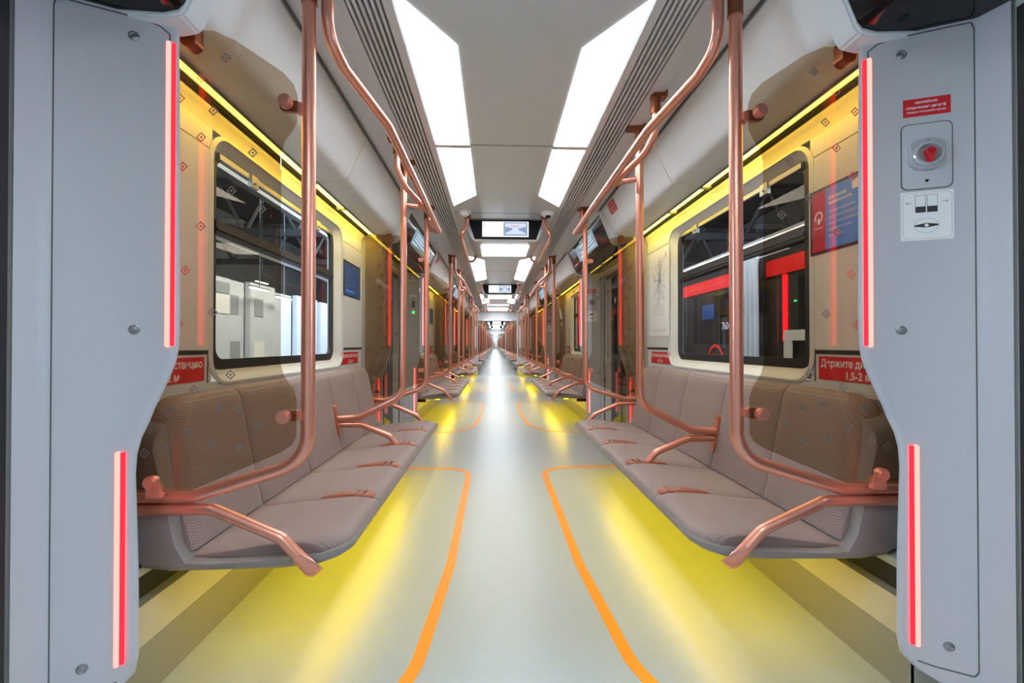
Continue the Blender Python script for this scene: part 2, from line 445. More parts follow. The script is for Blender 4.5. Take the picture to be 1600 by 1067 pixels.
# ---- doors
def diamonds(mb, fn, spots, s=.020, m=1):
    for x, z in spots:
        o_ = [(x, z+s), (x+s, z), (x, z-s), (x-s, z)]; i_ = [(x, z+s*.68), (x+s*.68, z), (x, z-s*.68), (x-s*.68, z)]; t = s*.3
        mb.add([fn(*p) for p in o_+i_], [(0, 1, 5, 4), (1, 2, 6, 5), (2, 3, 7, 6), (3, 0, 4, 7)], m)
        mb.add([fn(*p) for p in ((x, z+t), (x+t, z), (x, z-t), (x-t, z))], [(0, 1, 2, 3)], m)
ndoor = 0
def door(sx, yd, n):
    rt = MB(sx, yd); rt.box(1.455, 1.50, -.80, .80, 2.11, 2.16); rt.box(1.455, 1.50, -.80, .80, 0, .03)
    root = rt.build('door_%d' % n, 'rubber', kind='structure', world=Vector((sx*1.46, yd, 0))); root['_o'] = (sx*1.46, yd, 0)
    for sg in (-1, 1):
        L = MB(sx, yd, sg)
        L.box(1.460, 1.50, .50, .80, .03, 2.11); L.box(1.460, 1.50, .05, .50, .03, .78); L.box(1.460, 1.50, .05, .50, 2.0, 2.11)
        L.box(1.457, 1.462, .545, .70, .12, .60)
        leaf = L.build('door_leaf', 'door', root, kind='structure', bevel=.004)
        leaf['_o'] = root['_o']
        B = MB(sx, yd, sg); B.box(1.452, 1.495, .02, .06, .03, 2.11); B.box(1.453, 1.463, .36, .50, .03, 2.11); B.box(1.453, 1.463, .06, .36, 1.93, 2.11); B.box(1.453, 1.463, .06, .36, .03, .85)
        diamonds(B, lambda y, z: (1.4515, y, z), [(.43, .3+.17*i+.03*((i*7) % 3)) for i in range(11)], .022)
        b_ = B.build('door_edge', ['gloss_black', 'etch'], leaf, kind='structure')
        G = MB(sx, yd, sg); G.box(1.470, 1.474, .06, .37, .83, 1.95); G.build('door_window', 'smoke', leaf, kind='structure')
for yd in DC[1:]:
    for sx in (-1, 1):
        ndoor += 1; door(sx, yd, ndoor)
for sx in (-1, 1):      # the open doorway beside the camera: only its black edge seal
    t = MB(sx); t.box(1.432, 1.50, 1.225, 1.283, 0, 2.2); t.build('trim_%d' % (NCAR+(sx > 0)), 'rubber', kind='structure')

# ================================================================== THINGS
# ---- bench
def fo(y, y0, y1, r):
    t = min(y-y0, y1-y)
    return 0 if t >= r else r-math.sqrt(max(0, r*r-(r-max(t, 0))**2))
SEATP = [(1.195, .438), (1.195, .456), (1.13, .463), (1.0, .477), (.88, .491), (.78, .498), (.715, .496), (.676, .486), (.654, .468), (.652, .452), (.664, .440)]
BACKP = [(1.188, .462), (1.196, .50), (1.216, .58), (1.240, .70), (1.262, .82), (1.282, .92), (1.292, .965), (1.306, .992), (1.330, 1.004), (1.365, 1.004), (1.385, .985), (1.385, .462)]
SHELLP = [(.640, .464), (.640, .446), (.665, .430), (.72, .412), (.85, .402), (1.25, .398), (1.340, .41), (1.386, .46), (1.389, .97), (1.387, .985), (1.386, .94), (1.30, .92), (1.225, .50), (1.19, .440), (1.10, .436), (.72, .448), (.668, .463)]
def seg_y(a, b, first, last, r):
    ys = [a, a+.004, a+.014, a+.04, a+.09]
    if first: ys = [a, a+.004, a+.012, a+.025, a+.045, a+.07, a+.10, a+r]
    m = (a+b)/2
    e = [b-.09, b-.04, b-.014, b-.004, b]
    if last: e = [b-r, b-.10, b-.07, b-.045, b-.025, b-.012, b-.004, b]
    return ys+[m-.05, m+.05]+e
def add_seat(mb, a, b, y0, y1, m=0):
    secs = []
    for y in seg_y(a, b, a == y0, b == y1, .13):
        d = min(y-a, b-y); dr = .012*max(0, 1-d/.06)**2
        if d < .0005: dr += .005
        x_ = fo(y, y0, y1, .10)
        secs.append([(x+x_*max(0, min(1, (1.15-x)/.45)), y, max(.438, z-(dr if z > .452 else 0))) for x, z in SEATP])
    mb.loft(secs, m)
def add_back(mb, a, b, y0, y1, m=0):
    secs = []
    for y in seg_y(a, b, a == y0, b == y1, .13):
        d = min(y-a, b-y); dr = .010*max(0, 1-d/.05)**2
        if d < .0005: dr += .004
        z_ = fo(y, y0, y1, .13)
        secs.append([(min(1.385, x+(dr if x < 1.32 else 0)), y, z-(z_+dr*.8)*max(0, (z-.5)/.5)) for x, z in BACKP])
    mb.loft(secs, m)
def add_shell(mb, y0, y1, m=0):
    a, b = y0-.05, y1+.05; secs = []
    for y in [a, a+.006, a+.018, a+.04, a+.07, a+.11, a+.16, (a+b)/2, b-.16, b-.11, b-.07, b-.04, b-.018, b-.006, b]:
        x_ = fo(y, a, b, .12); t = min(y-a, b-y); k = .03*max(0, 1-t/.04)**2
        secs.append([(x+x_*max(0, min(1, (1.15-x)/.45)), y, z+(k if z < .42 else 0)-(fo(y, a, b, .1)*.9 if z > .9 else 0)) for x, z in SHELLP])
    mb.loft(secs, m)
def strap(mb, y, m=0, mb2=0):
    prof = [(.92, .4845), (.88, .489), (.82, .4935), (.77, .4965), (.72, .4965), (.682, .488)]
    secs = []
    for x, z in prof:
        w = .013+.011*max(0, min(1, (.92-x)/.12)); h = .0045+.004*math.sin(max(0, min(1, (.92-x)/.2))*math.pi)
        secs.append([(x, y-w, z-.014), (x, y-w, z+h), (x, y+w, z+h), (x, y+w, z-.014)])
    mb.loft(secs, m)
    for x in (.722, .756): mb.box(x-.009, x+.009, y-.029, y+.029, .493, .5055, mb2)
SEAMS = [-.82, -.28, .28, .83]
def bench(sx, yo, label, y0=-1.32, y1=1.32, seams=SEAMS, group='benches along the aisle of the first carriage'):
    root = thing('bench', label, 'bench', (sx*1.0, yo, .385), group)
    mb = MB(sx, yo); add_shell(mb, y0, y1); mb.build('shell', 'shell', root, sharp=50)
    e = [y0]+list(seams)+[y1]
    for a, b in zip(e[:-1], e[1:]):
        mb = MB(sx, yo); add_seat(mb, a, b, y0, y1); mb.build('seat_cushion', 'fabric', root, sharp=60)
    for a, b in zip(e[:-1], e[1:]):
        mb = MB(sx, yo); add_back(mb, a, b, y0, y1); mb.build('backrest_cushion', 'fabric', root, sharp=60)
    for y in seams:
        mb = MB(sx, yo); strap(mb, y, 0, 1); mb.build('strap', ['copper', 'buckle'], root, bevel=.0015)['label'] = 'copper strap with buckle on a seat seam'
    mb = MB(sx, yo); mb.box(.93, .99, y0+.02, y1-.02, .393, .402); mb.build('underseat_light', 'seatlight', root)['label'] = 'glowing yellow light strip'
    for y in (y0+.45, y1-.45):
        mb = MB(sx, yo); mb.box(1.20, 1.388, y-.025, y+.025, .30, .388); mb.build('support_bracket', 'black', root)
    return root

# ---- grab poles
def capsule(mb, x0, x1, z0, z1, ya, yb, m=0, n=8):
    r = min(x1-x0, z1-z0)/2
    mb.prism(rrect(x0, x1, z0, z1, r*.999, n), 'y', ya, yb, m)
PX, PR = .765, .0235
def pole(sx, yo, kind, label, y, group='copper grab poles of the first carriage'):
    """kind A: end of a bench, clamped to the glass on its -y side; B: middle of a bench"""
    root = thing('grab_pole', label, 'grab pole', (sx*PX, yo+y, 2.53), group)
    mb = MB(sx, yo)
    if kind == 'A': path = [(PX, y, 2.53), (PX, y, .795), (1.15, y, .678), (1.393, y, .678)]
    else: path = [(PX, y, 2.53), (PX, y, .84), (1.08, y, .685), (1.225, y, .675)]
    mb.tube(path, PR, 16, 0, .13, 8); mb.build('pole', 'copper', root)
    mb = MB(sx, yo)
    if kind == 'A':
        mb.tube([(1.393, y, .632), (1.09, y, .632), (.858, y, .530), (.797, y, .466)], .0205, 14, 0, .07, 6)
        secs = []
        for px, pz, hw, hy, dy in ((.800, .469, .0205, .0205, 0), (.786, .452, .0245, .016, .002), (.770, .432, .028, .011, .004), (.756, .412, .029, .008, .010), (.745, .396, .027, .007, .022), (.742, .386, .024, .007, .040)):
            secs.append([(px+.76*hw*math.cos(t), y+dy+hy*math.sin(t), pz-.65*hw*math.cos(t)) for t in [2*math.pi*k/14 for k in range(14)]])
        mb.loft(secs)
    else:
        mb.tube([(1.225, y, .633), (1.06, y, .633), (.865, y, .555), (.805, y, .484)], .0205, 14, 0, .07, 6)
        mb.box(.785, .83, y-.02, y+.02, .478, .490)
    mb.build('armrest', 'copper', root)
    mb = MB(sx, yo); mb.box(PX-.075, PX+.03, y-.03, y+.03, 2.50, 2.545); mb.tube([(PX, y, 2.52), (PX, y, 2.40)], .027, 14, 0, 0)
    mb.build('ceiling_bracket', 'copper_dark', root)
    if kind == 'B':
        mb = MB(sx, yo)
        mb.add([], [])
        sec = rrect(y-.022, y+.022, .555, .775, .0219, 8)
        mb.loft([[(1.232+(z-.66)*.16-.012, yy, z) for yy, z in sec], [(1.232+(z-.66)*.16+.02, yy, z) for yy, z in sec]])
        mb.build('backrest_bracket', 'copper', root)
    else:
        for z in (2.02, .958):
            mb = MB(sx, yo); capsule(mb, PX+.01, PX+.085, z-.019, z+.019, y-.037, y-.022)
            mb.box(PX+.01, PX+.035, y-.037, y+.005, z-.014, z+.014)
            mb.build('glass_clamp', 'copper', root)
    return root

# ---- glass screens behind the pillars
PANE = [(1.36, 2.262), (1.06, 2.262), (.985, 2.228), (.83, 2.125), (.797, 2.088), (.785, 2.05), (.785, 1.965), (.80, 1.932), (.828, 1.893), (.838, 1.85), (.838, 1.135), (.828, 1.098), (.797, 1.052), (.785, 1.015), (.785, .89), (.798, .862), (.832, .838), (1.13, .712), (1.36, .706)]
DIA = [(1.02, 2.17), (1.20, 2.09), (1.17, 2.03), (1.06, 1.99), (1.23, 1.97), (1.10, 1.90), (1.20, 1.87), (1.16, 1.80), (1.22, 1.76), (1.19, 1.66), (1.00, 1.72), (1.10, 1.60), (1.21, 1.55), (.90, 1.66), (1.15, 1.45), (1.22, 1.36), (1.17, 1.27), (1.06, 1.31), (1.20, 1.18), (1.24, 1.11), (1.12, 1.05), (1.04, .99), (1.20, .98), (.97, .98), (1.26, .92), (1.14, .91), (1.06, .87), (1.22, .86), (.91, .93), (.97, .86), (1.28, .84), (1.10, 2.10), (.93, 1.85), (1.0, 1.10), (1.28, 1.03), (1.30, .95)]
def screen(sx, yo, sy, label, group='bronze glass screens at the bench ends'):
    y = -1.43
    root = thing('glass_screen', label, 'glass screen', (sx*1.1, yo+sy*y, .706), group)
    mb = MB(sx, yo, sy); mb.prism(PANE, 'y', y-.004, y+.004)
    diamonds(mb, lambda x, z: (x, y-.0045, z), DIA, .017)
    mb.build('pane', ['bronze', 'etch'], root)
    for x, z in ((.817, 2.02), (.819, .958), (1.247, .745)):
        mb = MB(sx, yo, sy); mb.cyl((x, y-.028, z), (x, y-.004, z), .0225, 20); mb.cyl((x, y-.033, z), (x, y-.026, z), .019, 20)
        mb.build('knob', 'copper', root, bevel=.002)
    mb = MB(sx, yo, sy); capsule(mb, 1.105, 1.155, 2.19, 2.285, y-.03, y+.014); mb.build('top_bracket', 'copper_dark', root, bevel=.003)
    mb = MB(sx, yo, sy); mb.box(1.225, 1.27, y-.012, y+.012, .69, .735); mb.build('foot_bracket', 'copper', root)
    return root

# ---- pillars at the doorways
def face(x, z, off=0):          # a point on the angled front of the pillar, off = distance in front of it
    return (x-.355*off, -1.515-.379*(x-1.12)-.935*off, z)
EDGE = [(0, 1.40), (.06, 1.40), (.10, 1.345), (.15, 1.258), (.19, 1.222), (.24, 1.214), (.5, 1.216), (.80, 1.224), (.86, 1.221), (.91, 1.211), (.96, 1.192), (1.0, 1.180), (1.06, 1.157), (1.11, 1.140), (1.15, 1.128), (1.19, 1.122), (1.3, 1.119), (2.10, 1.124), (2.22, 1.126), (2.25, 1.132)]
def pillar(sx, yo, sy, label, extra=None, group='grey pillars flanking the doorways'):
    root = thing('door_pillar', label, 'pillar', (sx*1.28, yo+sy*(-1.5), 0), group)
    mb = MB(sx, yo, sy); secs = []
    for z, x in EDGE:
        bk = lambda v: -1.499-.379*(v-1.12)
        q = [(x+.075, -1.462), (x+.062, bk(x+.062)), (x+.004, bk(x+.004)), (x, bk(x)-.004), (x, -1.511-.379*(x-1.12)), (x+.006, -1.5165-.379*(x+.006-1.12)), (x+.018, -1.518-.379*(x+.018-1.12)+.003)]
        q += [(1.405, -1.515-.379*.285), (1.414, -1.632), (1.420, -1.655), (1.436, -1.70), (1.436, -1.462)]
        secs.append([(min(a, 1.404) if i_ < 7 else a, b, z) for i_, (a, b) in enumerate(q)])
    mb.loft(secs); mb.build('body', 'pillar', root, sharp=45)
    # removable front panel, drawn by its dark gap
    mb = MB(sx, yo, sy)
    line = [(1.258, .178), (1.30, .168), (1.395, .158), (1.405, .175), (1.405, 2.20), (1.398, 2.223), (1.36, 2.222), (1.20, 2.214), (1.166, 2.204), (1.142, 2.185), (1.142, 2.165)]
    for (x0, z0), (x1, z1) in zip(line[:-1], line[1:]):
        d = Vector((x1-x0, 0, z1-z0)); n = Vector((-d.z, 0, d.x)).normalized()*.0022
        q = [(x0+n.x, z0+n.z), (x1+n.x, z1+n.z), (x1-n.x, z1-n.z), (x0-n.x, z0-n.z)]
        mb.add([face(a, b, .0006) for a, b in q], [(0, 1, 2, 3)])
    mb.build('access_panel', 'seam', root)
    for x0, x1, z0, z1 in ((1.127, 1.150, 1.198, 2.157), (1.241, 1.264, .230, .872)):
        mb = MB(sx, yo, sy); xm = x0+.010
        A = lambda x, o: face(x, 0, o)[:2]
        xi = x0
        rear = 1 if z0 > 1 else 3
        mb.prism([A(x0, .006), A(xm, .007), A(xm, -.006), A(x0, -.006)], 'z', z0, z1, 1)
        mb.prism([A(x0, -.006), A(xm, -.006), A(xm, -.0185), A(x0, -.0185)], 'z', z0, z1, rear)
        mb.prism([A(xm, -.012), A(x1, -.012), A(x1, -.0185), A(xm, -.0185)], 'z', z0, z1, rear)
        p0, p1 = A(x0, -.0188), A(x1, -.0188); mb.add([(*p0, z0), (*p1, z0), (*p1, z1), (*p0, z1)], [(0, 1, 2, 3)], 2 if sy > 0 and z0 > 1 else rear)
        pts = rrect(xm, x1, z0-.006, z1+.004, .006, 4)
        n = len(pts); mb.add([face(a, b, .007) for a, b in pts]+[face(a, b, -.004) for a, b in pts], [tuple(range(n))]+[(i, (i+1) % n, n+(i+1) % n, n+i) for i in range(n)], 0)
        mb.build('light_strip', ['led_core', 'led_red' if sy > 0 else 'led_soft', 'led_back', 'led_soft'], root)['label'] = 'glowing red light strip'
    for x, z in ((1.227, 2.155), (1.222, 1.248), (1.334, .240)):
        mb = MB(sx, yo, sy)
        def ring(r, o, n=18): return [face(x+r*math.cos(t)*.94, z+r*math.sin(t), o) for t in [2*math.pi*k/n for k in range(n)]]
        mb.loft([ring(.0145, -.001), ring(.0145, .003), ring(.011, .004), ring(.009, .001), ring(.004, .002)], 0)
        mb.build('screw', 'metal', root)
    if extra == 'switch': switch(sx, yo, sy, root)
    if extra == 'intercom': intercom(sx, yo, sy, root)
    return root
def facebox(mb, pts, o0, o1, m=0):
    n = len(pts); mb.add([face(a, b, o1) for a, b in pts]+[face(a, b, o0) for a, b in pts], [tuple(range(n))]+[(i, (i+1) % n, n+(i+1) % n, n+i) for i in range(n)], m)
def switch(sx, yo, sy, root):
    cx = 1.288
    tf = lambda x, y, o=.0016: face(cx+sx*0+x, y, o)
    # text runs towards +x on the right pillar
    mb = MB(sx, yo, sy); facebox(mb, [(1.231, 1.946), (1.348, 1.946), (1.348, 2.004), (1.231, 2.004)], 0, .001, 0)
    for body, z, s in (('АВАРИЙНОЕ', 1.990, .0105), ('открывание дверей', 1.975, .0118), ('только в экстренном случае', 1.9605, .0080)):
        put_text(mb, body, s, lambda x, y: face(cx+x, z+y, .0018), 1, sqx=.86, bold=.0002)
    mb.build('warning_sticker', ['red', 'white'], root)['label'] = 'red sticker with white words'
    mb = MB(sx, yo, sy); facebox(mb, rrect(1.2245, 1.3525, 1.706, 1.922, .018), 0, .0012, 1); facebox(mb, rrect(1.2275, 1.3495, 1.709, 1.919, .016), 0, .0022, 0)
    h = mb.build('emergency_switch', ['plate', 'seam'], root); h['label'] = 'square grey plate with red rotary door switch'; h['_o'] = root['_o']
    mb = MB(sx, yo, sy)
    def oct_(r, s): return [(cx+a*r*s, 1.818+b*s) for a, b in ((-.045, -.032), (-.028, -.048), (0, -.053), (.028, -.048), (.045, -.032), (.045, .032), (.028, .048), (0, .053), (-.028, .048), (-.045, .032))]
    facebox(mb, oct_(1, 1), 0, .010, 0); facebox(mb, oct_(1, .96), 0, .013, 0)
    mb.build('housing', 'cover', h)
    mb = MB(sx, yo, sy)
    def ring(r, o, n=24, dx=0, dz=0): return [face(cx+dx+r*math.cos(t), 1.816+dz+r*math.sin(t), o) for t in [2*math.pi*k/n for k in range(n)]]
    mb.loft([ring(.040, .012), ring(.040, .020), ring(.036, .024), ring(.030, .024), ring(.027, .016), ring(.026, .014)], 0)
    mb.loft([ring(.0255, .0135), ring(.0255, .0150)], 1)
    mb.loft([ring(.0045, .012, 12, 0, .043), ring(.0045, .0145, 12, 0, .043)], 1)
    mb.build('dial', ['cover', 'shell'], h)
    mb = MB(sx, yo, sy); mb.loft([ring(.0045, 0, 12, 0, -.083), ring(.0045, .004, 12, 0, -.083)], 0); mb.build('lock', 'black', h)
    mb = MB(sx, yo, sy); mb.loft([ring(.013, .015, 18, 0, .004), ring(.013, .033, 18, 0, .004), ring(.010, .036, 18, 0, .004)])
    facebox(mb, [(cx-.011, 1.824), (cx-.006, 1.786), (cx+.004, 1.784), (cx+.010, 1.822)], .015, .036)
    mb.build('knob', 'red', h)
    mb = MB(sx, yo, sy); facebox(mb, [(1.2235, 1.541), (1.354, 1.541), (1.354, 1.700), (1.2235, 1.700)], 0, .001, 0)
    R = lambda x0, x1, z0, z1, m, o=.0016: mb.add([face(x0, z0, o), face(x1, z0, o), face(x1, z1, o), face(x0, z1, o)], [(0, 1, 2, 3)], m)
    for q in (rrect(1.229, 1.349, 1.546, 1.695, .014), ):
        for a, b in zip(q, q[1:]+q[:1]):
            d = Vector((b[0]-a[0], b[1]-a[1])); 
            if d.length < 1e-6: continue
            n = Vector((-d.y, d.x)).normalized()*.0006
            mb.add([face(a[0]+n.x, a[1]+n.y, .0014), face(b[0]+n.x, b[1]+n.y, .0014), face(b[0]-n.x, b[1]-n.y, .0014), face(a[0]-n.x, a[1]-n.y, .0014)], [(0, 1, 2, 3)], 1)
    for dx in (-.0155, .0135):
        R(cx+dx-.0135, cx+dx+.0135, 1.630, 1.688, 2); R(cx+dx-.0115, cx+dx+.0115, 1.650, 1.686, 0, .0020); R(cx+dx-.0125, cx+dx+.0125, 1.631, 1.650, 3, .0020)
    for sg in (-1, 1):
        R(*sorted((cx+sg*.037, cx+sg*.050)), 1.662, 1.6642, 1)
        mb.add([face(cx+sg*.054, 1.663, .0016), face(cx+sg*.047, 1.668, .0016), face(cx+sg*.047, 1.658, .0016)], [(0, 1, 2)], 1)
    n = 28; el = lambda a, b, t: (cx-.001+a*math.cos(t), 1.588+b*math.sin(t))
    for k in range(n):
        t0, t1 = 2*math.pi*k/n, 2*math.pi*(k+1)/n
        mb.add([face(*el(.031, .024, t0), .0016), face(*el(.031, .024, t1), .0016), face(*el(.0298, .0228, t1), .0016), face(*el(.0298, .0228, t0), .0016)], [(0, 1, 2, 3)], 4)
    mb.add([face(cx-.030, 1.585, .002), face(cx-.001, 1.581, .002), face(cx+.028, 1.586, .002), face(cx+.028, 1.591, .002), face(cx-.001, 1.596, .002), face(cx-.030, 1.590, .002)], [(0, 1, 2, 3, 4, 5)], 3)
    mb.add([face(cx-.001+.0055*math.cos(t), 1.588+.0055*math.sin(t), .0024) for t in [2*math.pi*k/14 for k in range(14)]], [tuple(range(14))], 0)
    mb.build('instruction_sticker', ['white', 'print_grey', 'print_grey', 'print_black', 'print_grey'], root)
def intercom(sx, yo, sy, root):
    cx = 1.272
    mb = MB(sx, yo, sy)
    facebox(mb, rrect(cx-.035, cx+.035, 1.60, 1.85, .01), 0, .003, 0)
    facebox(mb, [(cx-.022, 1.73), (cx+.022, 1.73), (cx+.022, 1.83), (cx-.022, 1.83)], 0, .004, 1)
    b = mb.build('intercom', ['plate', 'seam'], root); b['_o'] = root['_o']
    mb = MB(sx, yo, sy); ring = lambda r, o: [face(cx+r*math.cos(t), 1.665+r*math.sin(t), o) for t in [2*math.pi*k/18 for k in range(18)]]
    mb.loft([ring(.020, .003), ring(.020, .007), ring(.017, .007)], 0); mb.build('call_button', 'green', b)
    mb = MB(sx, yo, sy); facebox(mb, [(cx-.05, 1.875), (cx+.05, 1.875), (cx+.05, 1.915), (cx-.05, 1.915)], 0, .002, 0)
    mb.build('label_plate', 'white', root)
    mb = MB(sx, yo, sy)
    for dx in (-.03, .02): mb.loft([[face(cx+dx+.017*math.cos(t), 2.08+.017*math.sin(t), o) for t in [2*math.pi*k/16 for k in range(16)]] for o in (0, .004)])
    mb.build('lock', 'metal', root)

# ---- overhead rails
def rail(sx, yo, yb, label, group='overhead grab rails above the benches'):
    root = thing('overhead_grab_rail', label, 'grab rail', (sx*.6, yo, 2.19), group)
    mb = MB(sx, yo)
    mb.tube([(.705, -1.37, 2.54), (.705, -1.37, 2.30), (.690, -1.24, 2.262), (.594, -.93, 2.19), (.594, 1.0, 2.19), (.70, 1.27, 2.27), (.735, 1.34, 2.36), (.735, 1.34, 2.54)], .0215, 14, 0, .10, 6)
    mb.build('rail', 'copper', root)
    for y, y2 in ((yb-.36, yb+.16), ):
        mb = MB(sx, yo); mb.tube([(.735, y, 2.54), (.735, y, 2.32), (.70, y+.06, 2.235), (.60, y2, 2.185)], .019, 12, 0, .09, 5); mb.build('hanger', 'copper', root)
        mb = MB(sx, yo); mb.box(.715, .79, y-.03, y+.03, 2.50, 2.545); mb.tube([(.735, y, 2.53), (.735, y, 2.42)], .026, 12, 0, 0); mb.build('ceiling_bracket', 'copper_dark', root)
    mb = MB(sx, yo); mb.box(.70, .785, 1.30, 1.37, 2.50, 2.545); mb.tube([(.735, 1.34, 2.53), (.735, 1.34, 2.42)], .027, 12, 0, 0); mb.build('ceiling_bracket', 'copper_dark', root)
    mb = MB(sx, yo); mb.tube([(PX, yb, 2.21), (.66, yb+.03, 2.20), (.60, yb+.10, 2.19)], .018, 10, 0, .03, 4); mb.build('hanger', 'copper', root)
    return root

# ---- overhead panels, cove light, ceiling lights
HATCH = [(.944, 2.555), (1.055, 2.322), (1.068, 2.298), (1.085, 2.284), (1.11, 2.276), (1.262, 2.262), (1.262, 2.276), (1.11, 2.290), (1.07, 2.33), (.955, 2.560)]
def hatch(sx, yo, y0, y1, label):
    root_loc = Vector((sx*1.07, yo+(y0+y1)/2, 2.27))
    mb = MB(sx, yo); mb.prism(HATCH, 'y', y0+.0045, y1-.0045)
    o = mb.build('overhead_hatch', 'panel', world=root_loc, sharp=25)
    return tag(o, label, 'hatch', 'overhead hatches above the windows')
def cove(sx, yo, label, y0=-1.40, y1=1.40):
    mb = MB(sx, yo); mb.prism([(1.268, 2.250), (1.322, 2.268), (1.322, 2.274), (1.268, 2.274)], 'y', y0, y1)
    root = thing('window_light_strip', label, 'light', (sx*1.3, yo, 2.258), 'yellow light strips above the windows')
    mb.build('diffuser', 'cove', root)
    mb = MB(sx, yo); mb.box(1.322, 1.330, y0, y1, 2.266, 2.276); mb.box(1.263, 1.268, y0, y1, 2.248, 2.276)
    for y in (-.02, .55): mb.box(1.266, 1.326, y-.02, y+.02, 2.244, 2.262)
    mb.build('rail', 'metal', root)
    return root
def clight(sx, yo, label):
    root = thing('ceiling_light', label, 'ceiling light', (sx*.39, yo, 2.51), 'white ceiling light panels over the aisle')
    zi, zo = .278, .497
    for q in ([(zi, -1.0), (zo, -1.31), (zo, -.028), (zi, -.028)], [(zi, .028), (zo, .028), (zo, 1.31), (zi, 1.0)]):
        qq = [Vector((a, b, 0)) for a, b in q]
        mb = MB(sx, yo); mb.prism([(v.x, v.y) for v in qq], 'z', 2.5175, 2.521); mb.build('diffuser', 'ceil_light', root)
    mb = MB(sx, yo); mb.box(zi-.004, zo+.004, -.024, .024, 2.507, 2.521); mb.build('cross_bar', 'ceiling', root)
    return root

# ---- what hangs over the doorways
def door_display(sx, yo, label):
    root = thing('door_display', label, 'display', (sx*1.1, yo, 2.23), 'black displays above the doors')
    body = [(.938, 2.556), (1.068, 2.250), (1.085, 2.232), (1.13, 2.222), (1.44, 2.235), (1.44, 2.57)]
    mb = MB(sx, yo); mb.prism(body, 'y', -.985, .985); mb.build('glass_front', 'gloss_black', root, sharp=25)
    for sg in (-1, 1):
        fr = [(.928, 2.556), (1.060, 2.238), (1.078, 2.216), (1.13, 2.206), (1.44, 2.222), (1.44, 2.57)]
        mb = MB(sx, yo, sg); mb.prism(fr, 'y', .98, 1.075); mb.build('end_frame', 'panel', root, bevel=.008)
    mb = MB(sx, yo); mb.prism([(.922, 2.556), (.938, 2.520), (.950, 2.526), (.938, 2.57)], 'y', -1.0, 1.0); mb.build('top_frame', 'panel', root)
    sl = lambda t, o=.002: (.938+.130*t-.92*o, 2.556-.306*t-.39*o)
    mb = MB(sx, yo)
    a, b = sl(.22), sl(.80); mb.add([(a[0], -.52, a[1]), (a[0], .52, a[1]), (b[0], .52, b[1]), (b[0], -.52, b[1])], [(0, 1, 2, 3)], 0)
    for t, y0, y1 in ((.32, -.4, .3), (.42, -.4, .1), (.52, -.4, .35), (.66, -.45, .45)):
        a, b = sl(t, .003), sl(t+.035, .003); mb.add([(a[0], y0, a[1]), (a[0], y1, a[1]), (b[0], y1, b[1]), (b[0], y0, b[1])], [(0, 1, 2, 3)], 1)
    mb.build('screen', ['lcd_teal', 'lcd_pale'], root)
    return root
def disp(mb):
    mb.v = [(x*.964, y*.964-.20, 1.2+(z-1.2)*.964) for x, y, z in mb.v]
    return mb
def aisle_display(yo, label):
    root = thing('aisle_display', label, 'display', (0, yo, 2.30), 'information displays hanging across the aisle')
    mb = MB(1, yo)
    sec = lambda y, t: [(-.46, y, 2.568), (-.44, y, 2.50), (-.36-.012*t, y, 2.345), (-.33, y, 2.332), (.33, y, 2.332), (.36+.012*t, y, 2.345), (.44, y, 2.50), (.46, y, 2.568)]
    mb.loft([sec(-.60, 0), sec(-.52, 0), sec(.24, 0), sec(.31, 0)]); disp(mb).build('housing', 'ceiling', root, bevel=.01)
    mb = MB(1, yo)
    y = -.603
    mb.add([(-.405, y-.004, 2.560), (.405, y-.004, 2.560), (.335, y, 2.350), (-.335, y, 2.350), (-.405, y+.02, 2.560), (.405, y+.02, 2.560), (.335, y+.02, 2.350), (-.335, y+.02, 2.350)], [(0, 1, 2, 3), (0, 4, 5, 1), (2, 6, 7, 3), (1, 5, 6, 2), (0, 3, 7, 4)])
    disp(mb).build('bezel', 'bezel', root)
    mb = MB(1, yo); R = lambda x0, x1, z0, z1, m, o=0: mb.add([(x0, y-.008-o, z0), (x1, y-.008-o, z0), (x1, y-.008-o, z1), (x0, y-.008-o, z1)], [(0, 1, 2, 3)], m)
    R(-.252, .252, 2.376, 2.542, 0); R(-.02, .238, 2.390, 2.534, 1, .001); R(-.008, .226, 2.402, 2.524, 2, .002)
    for sg in (-1, 1):
        for i in range(5):
            x0 = .109+sg*(.035+.016*i); h = .006+.008*i
            mb.add([(x0, y-.011, 2.462-h), (x0+sg*.013, y-.011, 2.462-h-.012), (x0+sg*.013, y-.011, 2.468+h*.6), (x0, y-.011, 2.466+h*.4)], [(0, 1, 2, 3)], 1)
    for i in range(5): R(.065+.018*i, .075+.018*i, 2.478, 2.505, 3, .003)
    for i in range(4): R(-.225, -.10+.02*(i % 3), 2.505-.028*i, 2.510-.028*i, 4, .003)
    R(-.235, -.225, 2.49, 2.505, 1, .003)
    disp(mb).build('screen', ['lcd', 'lcd_blue', 'lcd_pale', 'lcd_pink', 'lcd_pale'], root)
    mb = MB(1, yo); mb.box(-.27, .27, -.39, .20, 2.322, 2.334); disp(mb).build('light_panel', 'ceil_light', root)
    return root
def door_rail(sx, yo, label):
    root = thing('ceiling_grab_rail', label, 'grab rail', (sx*.445, yo, 2.27), 'looped copper rails beside the aisle displays')
    mb = MB(sx, yo)
    mb.tube([(.385, -.97, 2.53), (.385, -.97, 2.42), (.445, -1.03, 2.29), (.445, -.93, 2.265), (.445, .22, 2.265), (.40, .34, 2.275), (.36, .36, 2.32), (.36, .36, 2.53)], .017, 12, 0, .06, 5)
    mb.build('rail', 'copper', root)
    for x, y in ((.385, -.97), (.36, .36)):
        mb = MB(sx, yo); mb.box(x-.03, x+.03, y-.022, y+.022, 2.47, 2.53); mb.build('bracket', 'copper_dark', root)
    return root

